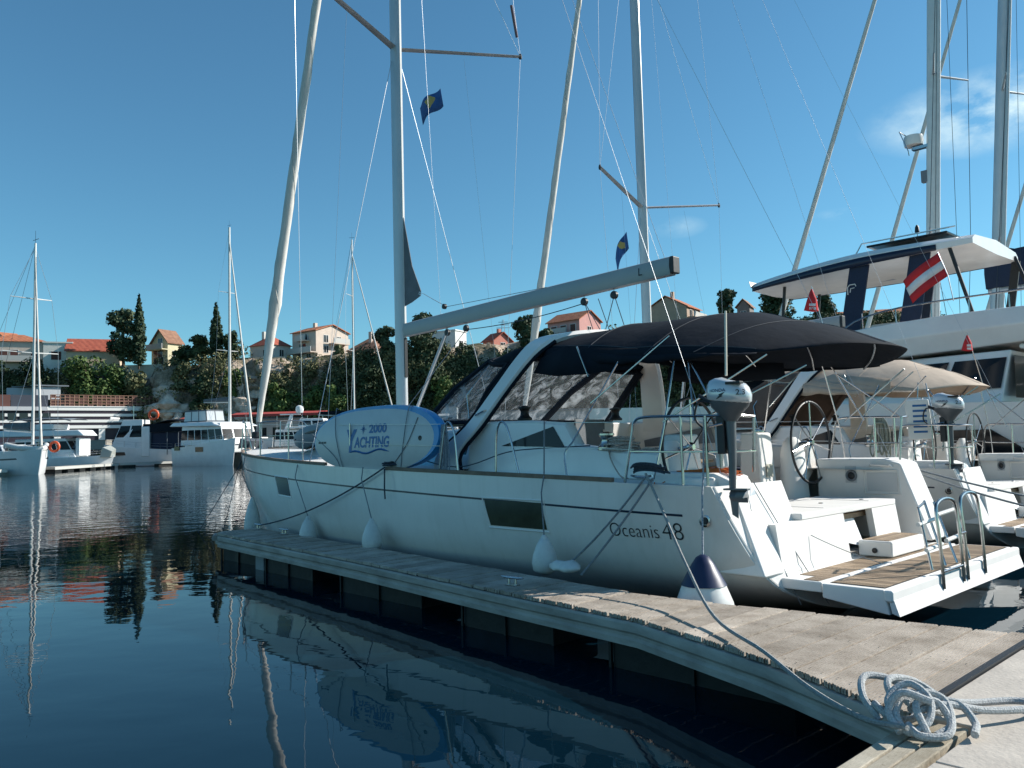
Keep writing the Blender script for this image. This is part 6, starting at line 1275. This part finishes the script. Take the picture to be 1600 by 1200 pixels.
for k in range(8): a=rr.uniform(-.5,.5); sc_=rr.uniform(.75,1.1); ph_=rr.uniform(-.4,.4); MB().tube([(-.19*sc_*cos(q+ph_),.085*sc_*sin(q)*cos(q*.5+ph_)+.008*k-.03,.010*k+.035*abs(sin(q+ph_))) for q in np.linspace(a,a+2*pi,17)],.0095,6).build('turn',ROPEN,t)
line('navy bow line from the mid cleat forward to the tip of the pontoon',sag((8.62,2.42,1.46),(4.85,2.3,.50),.12,20),.011,ROPEN)
t=coil('rope_coil','dark rope knot on the midship cleat under the paddle board',BW(8.62,2.34,1.47),.09,4,ROPEN,.010,flat=.6,seed=9)
line('short navy rope tail hanging from the midship cleat',cr([(8.62,2.42,1.44),(8.64,2.44,1.2),(8.62,2.42,1.05)],4),.010,ROPEN)
line('dark rope hanging from the pulpit into the water at the stem',sag((.3,.30,1.72),(-.15,1.3,-.1),.02),.008,ROPEN)
line('second thin rope hanging at the bow behind the first',sag((1.0,.76,1.7),(1.6,1.5,.0),.03),.007,ROPEN)
line('slack thin dark sheet along the side deck past the gate hoops',cr([(8.7,2.1,1.6),(9.6,1.98,1.45),(10.4,1.9,1.62),(10.9,1.86,1.66),(11.7,1.84,1.68)],5),.007,ROPEN,'deck_line')
line('inner thin rope from the pushpit down over the transom',sag((13.5,1.55,1.3),(13.95,1.05,.12),.02),.005,ROPEG)
line('outer thin rope from the pushpit down over the transom',sag((13.45,1.62,1.3),(13.9,1.5,.18),.02),.005,ROPEG)
line('thin line across the stern lockers to the platform',sag((13.75,.95,.75),(14.25,.45,.45),.02),.004,ROPEG)
line('upper thick mooring line running right from the near yacht starboard quarter to the quay',sag((13.3,-2.15,1.36),(16.35,-4.2,.5),.10,16),.013,ROPEG)
line('lower thick mooring line running right from the near yacht starboard quarter',sag((13.35,-2.2,1.32),(16.35,-3.3,.5),.16,16),.013,ROPEG)
hank('hanging_rope','grey green rope hank hanging on the second yacht pushpit',BW(12.55,-3.72,1.98),.62,.13,9,mat('rope_olive',(.26,.27,.22),.85,var=.3,scale=60),.012,8)
# rope heap on the quay corner: thick pale line
HR=mat('rope_heap_grey',(.42,.43,.43),.85,var=.28,scale=120,bump=.5,bscale=130)
t=thing('rope_heap','heap of thick pale grey mooring rope knotted on the corner of the quay','rope',BW(16.3,4.85,.45))
def hp(u,v,z):
    u=16.24+(u-16.3)*.66; v=4.84+(v-4.85)*.66; z=.445+(z-.45)*.72; return Vector(BW(u,v,z))-t.location
def loop(pts,r=.0165): MB().tube(cr([hp(*p) for p in pts],6),r,9).build('rope_loop',HR,t)
loop([(16.05,5.02,.47),(15.92,4.98,.58),(15.86,4.80,.66),(15.98,4.62,.62),(16.12,4.66,.52),(16.2,4.85,.47),(16.12,5.02,.50),(16.0,5.0,.56)])
loop([(16.12,4.92,.52),(16.02,4.80,.66),(16.10,4.55,.62),(16.25,4.45,.50),(16.32,4.62,.48),(16.24,4.86,.55),(16.12,4.92,.62)])
loop([(16.22,4.95,.55),(16.3,4.72,.56),(16.42,4.35,.50),(16.58,4.05,.48),(16.75,4.02,.48),(16.72,4.22,.49),(16.55,4.55,.52),(16.40,4.80,.58),(16.28,4.98,.56)])
loop([(16.2,5.12,.48),(16.1,5.0,.60),(16.18,4.86,.68),(16.32,4.88,.62),(16.36,5.02,.52),(16.28,5.14,.47),(16.18,5.08,.55),(16.2,4.92,.64),(16.32,4.80,.56)])
loop([(16.38,5.10,.47),(16.28,5.00,.60),(16.36,4.86,.60),(16.46,4.92,.50),(16.42,5.06,.46)])
loop([(16.26,5.10,.50),(16.36,5.16,.47),(16.48,5.05,.47),(16.46,4.9,.52),(16.38,4.78,.60),(16.28,4.84,.64),(16.22,5.0,.60)])
loop([(16.3,4.85,.60),(16.44,4.72,.58),(16.56,4.78,.50),(16.60,4.92,.47)])
loop([(16.36,4.95,.62),(16.2,5.02,.66),(16.14,5.1,.56),(16.24,5.18,.47)])
line('thin orange cord lying on the quay at the lower right edge',cr([(16.85,5.05,.437),(16.95,4.85,.437),(17.02,4.6,.437),(17.15,4.35,.437),(17.2,4.0,.437)],5),.006,ROPEO,'orange_cord')
# outboard engines on the pushpit rails
def outboard(label,u,v,k=1,full=True):
    t=thing('outboard_motor',label,'outboard motor',BW(u,v,1.91),YROT+.12,'small outboard motors clamped to the pushpits',(k,k,k))
    rings=[]
    for z,a,b,dx in ((-.09,.17,.115,0),(-.075,.195,.13,0),(-.02,.20,.135,0),(.04,.185,.125,.005),(.075,.16,.11,.01),(.095,.11,.08,.015),(.10,.04,.03,.02)): rings.append([(dx+a*cos(q)*(1 if cos(q)>0 else .95),b*sin(q),z+.22+.02*cos(q)) for q in np.linspace(0,2*pi,22,endpoint=False)])
    c=MB().loft(rings).build('cowling',MOTOR,t,ang=50)
    MB().loft([[(a*cos(q),b*sin(q),z) for q in np.linspace(0,2*pi,18,endpoint=False)] for z,a,b in ((.14,.178,.12),(.09,.16,.11),(.03,.10,.075),(-.03,.055,.05))]).build('lower_cowl',MOTORG,t,ang=50)
    MB().box((-.15,.05,.270),(-.02,.124,.292)).build('air_slot',DARKM,c,smooth=False,bevel=.006)
    sx=lambda q,z,o=.004:((.183+o)*cos(q),(.124+o)*sin(q),z)
    def wrap(q0,z0): return lambda x,y: (lambda q:((.2025)*cos(q),(.1375)*sin(q),z0+y))(q0+x/.165)
    text('2.3',.046,wrap(radians(122),.180),'power_rating',INKD,c,bold=.01); text('HONDA',.026,wrap(radians(52),.212),'maker_lettering',INKN,c,bold=.01)
    MB().poly([wrap(radians(72),.150)(x,y) for x,y in ((0,0),(.03,.035),(.02,.04),(.07,.06),(.045,.03),(.055,.026))]).build('wing_emblem',INKD,c,smooth=False,fix=False)
    MB().tube([(0,0,-.02),(0,0,-.36),(.01,0,-.60)],[.045,.033,.028],12).build('leg',MOTORG,t)
    MB().box((.04,-.05,-.30),(.11,.05,.02)).build('clamp_bracket',DARKM,t,bevel=.01); MB().tube([(.075,0,.02),(.10,.0,-.42)],.014,6).build('swivel_tube',STEEL,t); MB().tube([(.05,.05,-.05),(.16,.07,-.07)],.01,6).build('clamp_screw',STEEL,t)
    MB().box((-.13,-.035,-.60),(.08,.035,-.585)).build('cavitation_plate',MOTORG,t,bevel=.004)
    MB().loft([[(x,y*w,z) for y,z in ((-1,-.65),(0,-.60),(1,-.65),(0,-.70))] for x,w in ((-.02,.03),(.03,.035),(-.12,.02))]).build('gearcase',MOTORG,t,ang=60)
    MB().poly([(.04,0,-.62),(.02,0,-.80),(-.03,0,-.83),(-.04,0,-.62)]).build('skeg',MOTORG,t,smooth=False,solid=.012)
    for q in range(3): a=q*2*pi/3+.4; MB().poly([(-.13,.02*cos(a),-.66+.02*sin(a)),(-.12,.10*cos(a-.35),-.66+.10*sin(a-.35)),(-.14,.11*cos(a),-.66+.11*sin(a)),(-.15,.09*cos(a+.4),-.66+.09*sin(a+.4))]).build('propeller_blade',ALU,t,smooth=False,solid=.005)
    MB().tube(cr([(.14,.03,.12),(.26,.05,.14),(.30,.04,.0),(.22,.02,-.1)],4),.009,6).build('tiller_cable',DARKM,t); MB().tube([(.12,0,.10),(.30,-.05,.20)],.018,8).build('tiller',DARKM,t)
    return t
outboard('silver outboard motor marked 2.3 on the port pushpit of the near yacht',13.60,2.06,1.1)
outboard('silver outboard motor on the pushpit of the second yacht beside the white plaque',13.5,-3.75,1.08)
MB(loc).box((13.42,1.80,1.45),(13.47,2.06,1.86)).build('motor_board',mat('white_board',(.66,.67,.67),.4),near,bevel=.02)
tub(near,'staff',[(13.55,2.02,2.30),(13.50,1.90,2.92)],.012,mat('cream_pole',(.62,.58,.48),.5),8)
# white horseshoe case / instruction plaque on the second yacht
t=thing('liferaft_plaque','white rectangular safety case with blue printing hung on the second yacht pushpit','safety case',BW(13.1,-3.75,1.62),YROT+.3); MB().hexa([(-.17,-.05,0),(.15,-.05,0),(.15,.05,0),(-.17,.05,0)],[(-.13,-.05,.58),(.19,-.05,.58),(.19,.05,.58),(-.13,.05,.58)]).build('case',GEL,t,bevel=.02)
for k in range(6): MB().box((-.10,.0515,.10+.075*k),(.08,.0525,.13+.075*k)).build('print_line',INKB,t,smooth=False)
# name and hull lettering on the near yacht
def hfn(u0,z0): 
    def f(x,y): p=hull_pt(u0+x,z0+y-.035*x*0,.004,1); return loc(p)
    return f
text('Oceanis',.135,hfn(12.26,.775),'hull_lettering',INKD,near,maxw=.56,bold=-.012); text('48',.165,hfn(12.86,.77),'hull_number',INKD,near,maxw=.22,bold=-.014)
def tfn(v0,z0,sc=1): 
    def f(x,y): z=z0+y; return loc((13.575+(1.28-z)*.36,v0-x,z))
    return f
def tq(v0,z0):
    def f(x,y): z=z0+y; return loc((13.448+(1.16-z)*.5,v0-x,z))
    return f
text('2000',.05,tq(1.27,1.055),'decal_number',INKN,near,bold=.01); text('Y',.12,tq(1.46,.96),'decal_initial',INKN,near,bold=.02,maxw=.10); text('ACHTING',.058,tq(1.38,.975),'decal_word',INKN,near,bold=.01,maxw=.30); MB(loc).tube([(13.448+(1.16-z)*.5+.002,1.46-.03*i,z) for i,z in enumerate([.945,.94,.938,.942,.95,.957,.96,.957,.95,.945,.945,.95,.96])],[.002]+[.005]*11+[.001],4).build('decal_wave',INKN,near)
# flags
def flag(name,label,pole,path,w,h,bands,droop=.25,cat='flag',group=None,tip=None):
    """hoist along path[0]->path[1]; cloth waves away along direction w"""
    t=thing(name,label,cat,path[0],0,group); O_=Vector(path[0]); a=Vector(path[1])-O_; d=Vector(w); n=14
    if pole: MB().tube([Vector(q)-O_ for q in pole],.010,6).build('flagstaff',STEEL if len(pole)<3 else WIRE,t)
    for (t0,t1,m) in bands:
        rows=[]
        for i in range(n+1):
            s=i/n; off=Vector((0,.05*sin(s*8)*h,0))+Vector((.03*sin(s*6+1),0,-droop*s*s*h)); rows.append([a*t0+d*s*h+off,a*((t0+t1)/2)+d*s*h+off*1.05,a*t1+d*s*h+off*1.1])
        MB().grid(rows).build('cloth_band' if len(bands)>1 else 'cloth',m,t,solid=.003)
    return t
def P(px,py,u=None,v=None,z=None):
    d=ray(px,py); O_=Vector((0,0,CAMZ))
    if v is not None: n_,k_=PT,v+PT.dot(B0)
    else: n_,k_=AX,u+AX.dot(B0)
    s=(k_-n_.dot(O_))/n_.dot(d); return O_+d*s
# burgee under the starboard spreader of the near yacht
a_,b_=P(686,138,v=-1.55),P(691,166,v=-1.55); w_=(P(656,160,v=-1.55)-P(688,140,v=-1.55)); f=flag('burgee','blue burgee with a yellow emblem flying from the halyard under the near yacht spreader',None,(b_,a_),w_,1,[(0,1,BLUEC)],droop=.12)
def blot(f,c,r,m,o): MB().poly([Vector(c)+Vector((r*cos(q)*(1+.3*(k%2)),-.03,r*sin(q)*(1+.3*(k%2)))) for k,q in enumerate(np.linspace(0,2*pi,10,endpoint=False))]).build('emblem',m,f,smooth=False)
blot(f,(P(674,160,v=-1.55)-b_),.11,GOLDC,0)
a_,b_=P(977,362,v=-6.5),P(981,388,v=-6.5); w_=(P(962,392,v=-6.5)-P(979,372,v=-6.5)); f=flag('burgee','blue burgee with a yellow emblem flying beside the second mast',None,(b_,a_),w_,1,[(0,1,BLUEC)],droop=.3); blot(f,(P(971,384,v=-6.5)-b_),.08,GOLDC,0)
# Austrian ensign: red white red
s0,s1=P(1481,430,v=-9.2),P(1465,394,v=-9.2); w_=P(1414,452,v=-9.2)-P(1468,412,v=-9.2)
flag('ensign','large red-white-red striped ensign streaming from a staff in front of the flybridge',[P(1490,470,v=-9.2)-Vector((0,0,0)),s0,s1],(s0,s1),w_,1,[(0,.33,RED),(.33,.67,WHITEC),(.67,1,RED)],droop=.05)
for lab,(x0,y0,x1,y1,x2,y2),v_ in (('small red ensign with a chequered shield drooping above the rear of the charcoal bimini',(1268,452,1260,486,1275,486),-4.2),('tiny red ensign drooping over the beige bimini',(1511,524,1507,548,1515,548),-8.2)):
    p0,p1,p2=P(x0,y0,v=v_),P(x1,y1,v=v_),P(x2,y2,v=v_); t=thing('ensign',lab,'flag',p1,0); mid=(p1+p2)/2
    for s_ in range(3): MB().tube([p0-p1,(p0-p1).lerp(p1.lerp(p2,.2+.3*s_)-p1,.5)+Vector((.01*s_,0,0)),p1.lerp(p2,.2+.3*s_)-p1],[.012,.05,.075],8).build('cloth_fold',RED,t,ang=80)
    for k in range(6): c=(p1.lerp(p2,.25+.22*(k%3))-p1)+Vector((0,-.085,.03+.06*(k//3))); MB().box(c-Vector((.018,.004,.02)),c+Vector((.018,.004,.02))).build('check',WHITEC,t,smooth=False)
    MB().tube([p0-p1+Vector((0,0,.05)),p0-p1+Vector((.25,0,-1.0))],.009,5).build('flagstaff',STEEL,t)
# seagull-like wind instrument above the flybridge roof
p=P(1433,360,v=-13.5); t=thing('wind_instrument','small dark wind instrument on a rod above the flybridge roof','instrument',p); MB().tube([(0,0,-.35),(0,0,.05)],.012,5).build('rod',STEEL,t); MB().lathe([(.02,-.08),(.06,-.04),(.05,.08),(.02,.14)],n=10).build('body',DARKM,t)
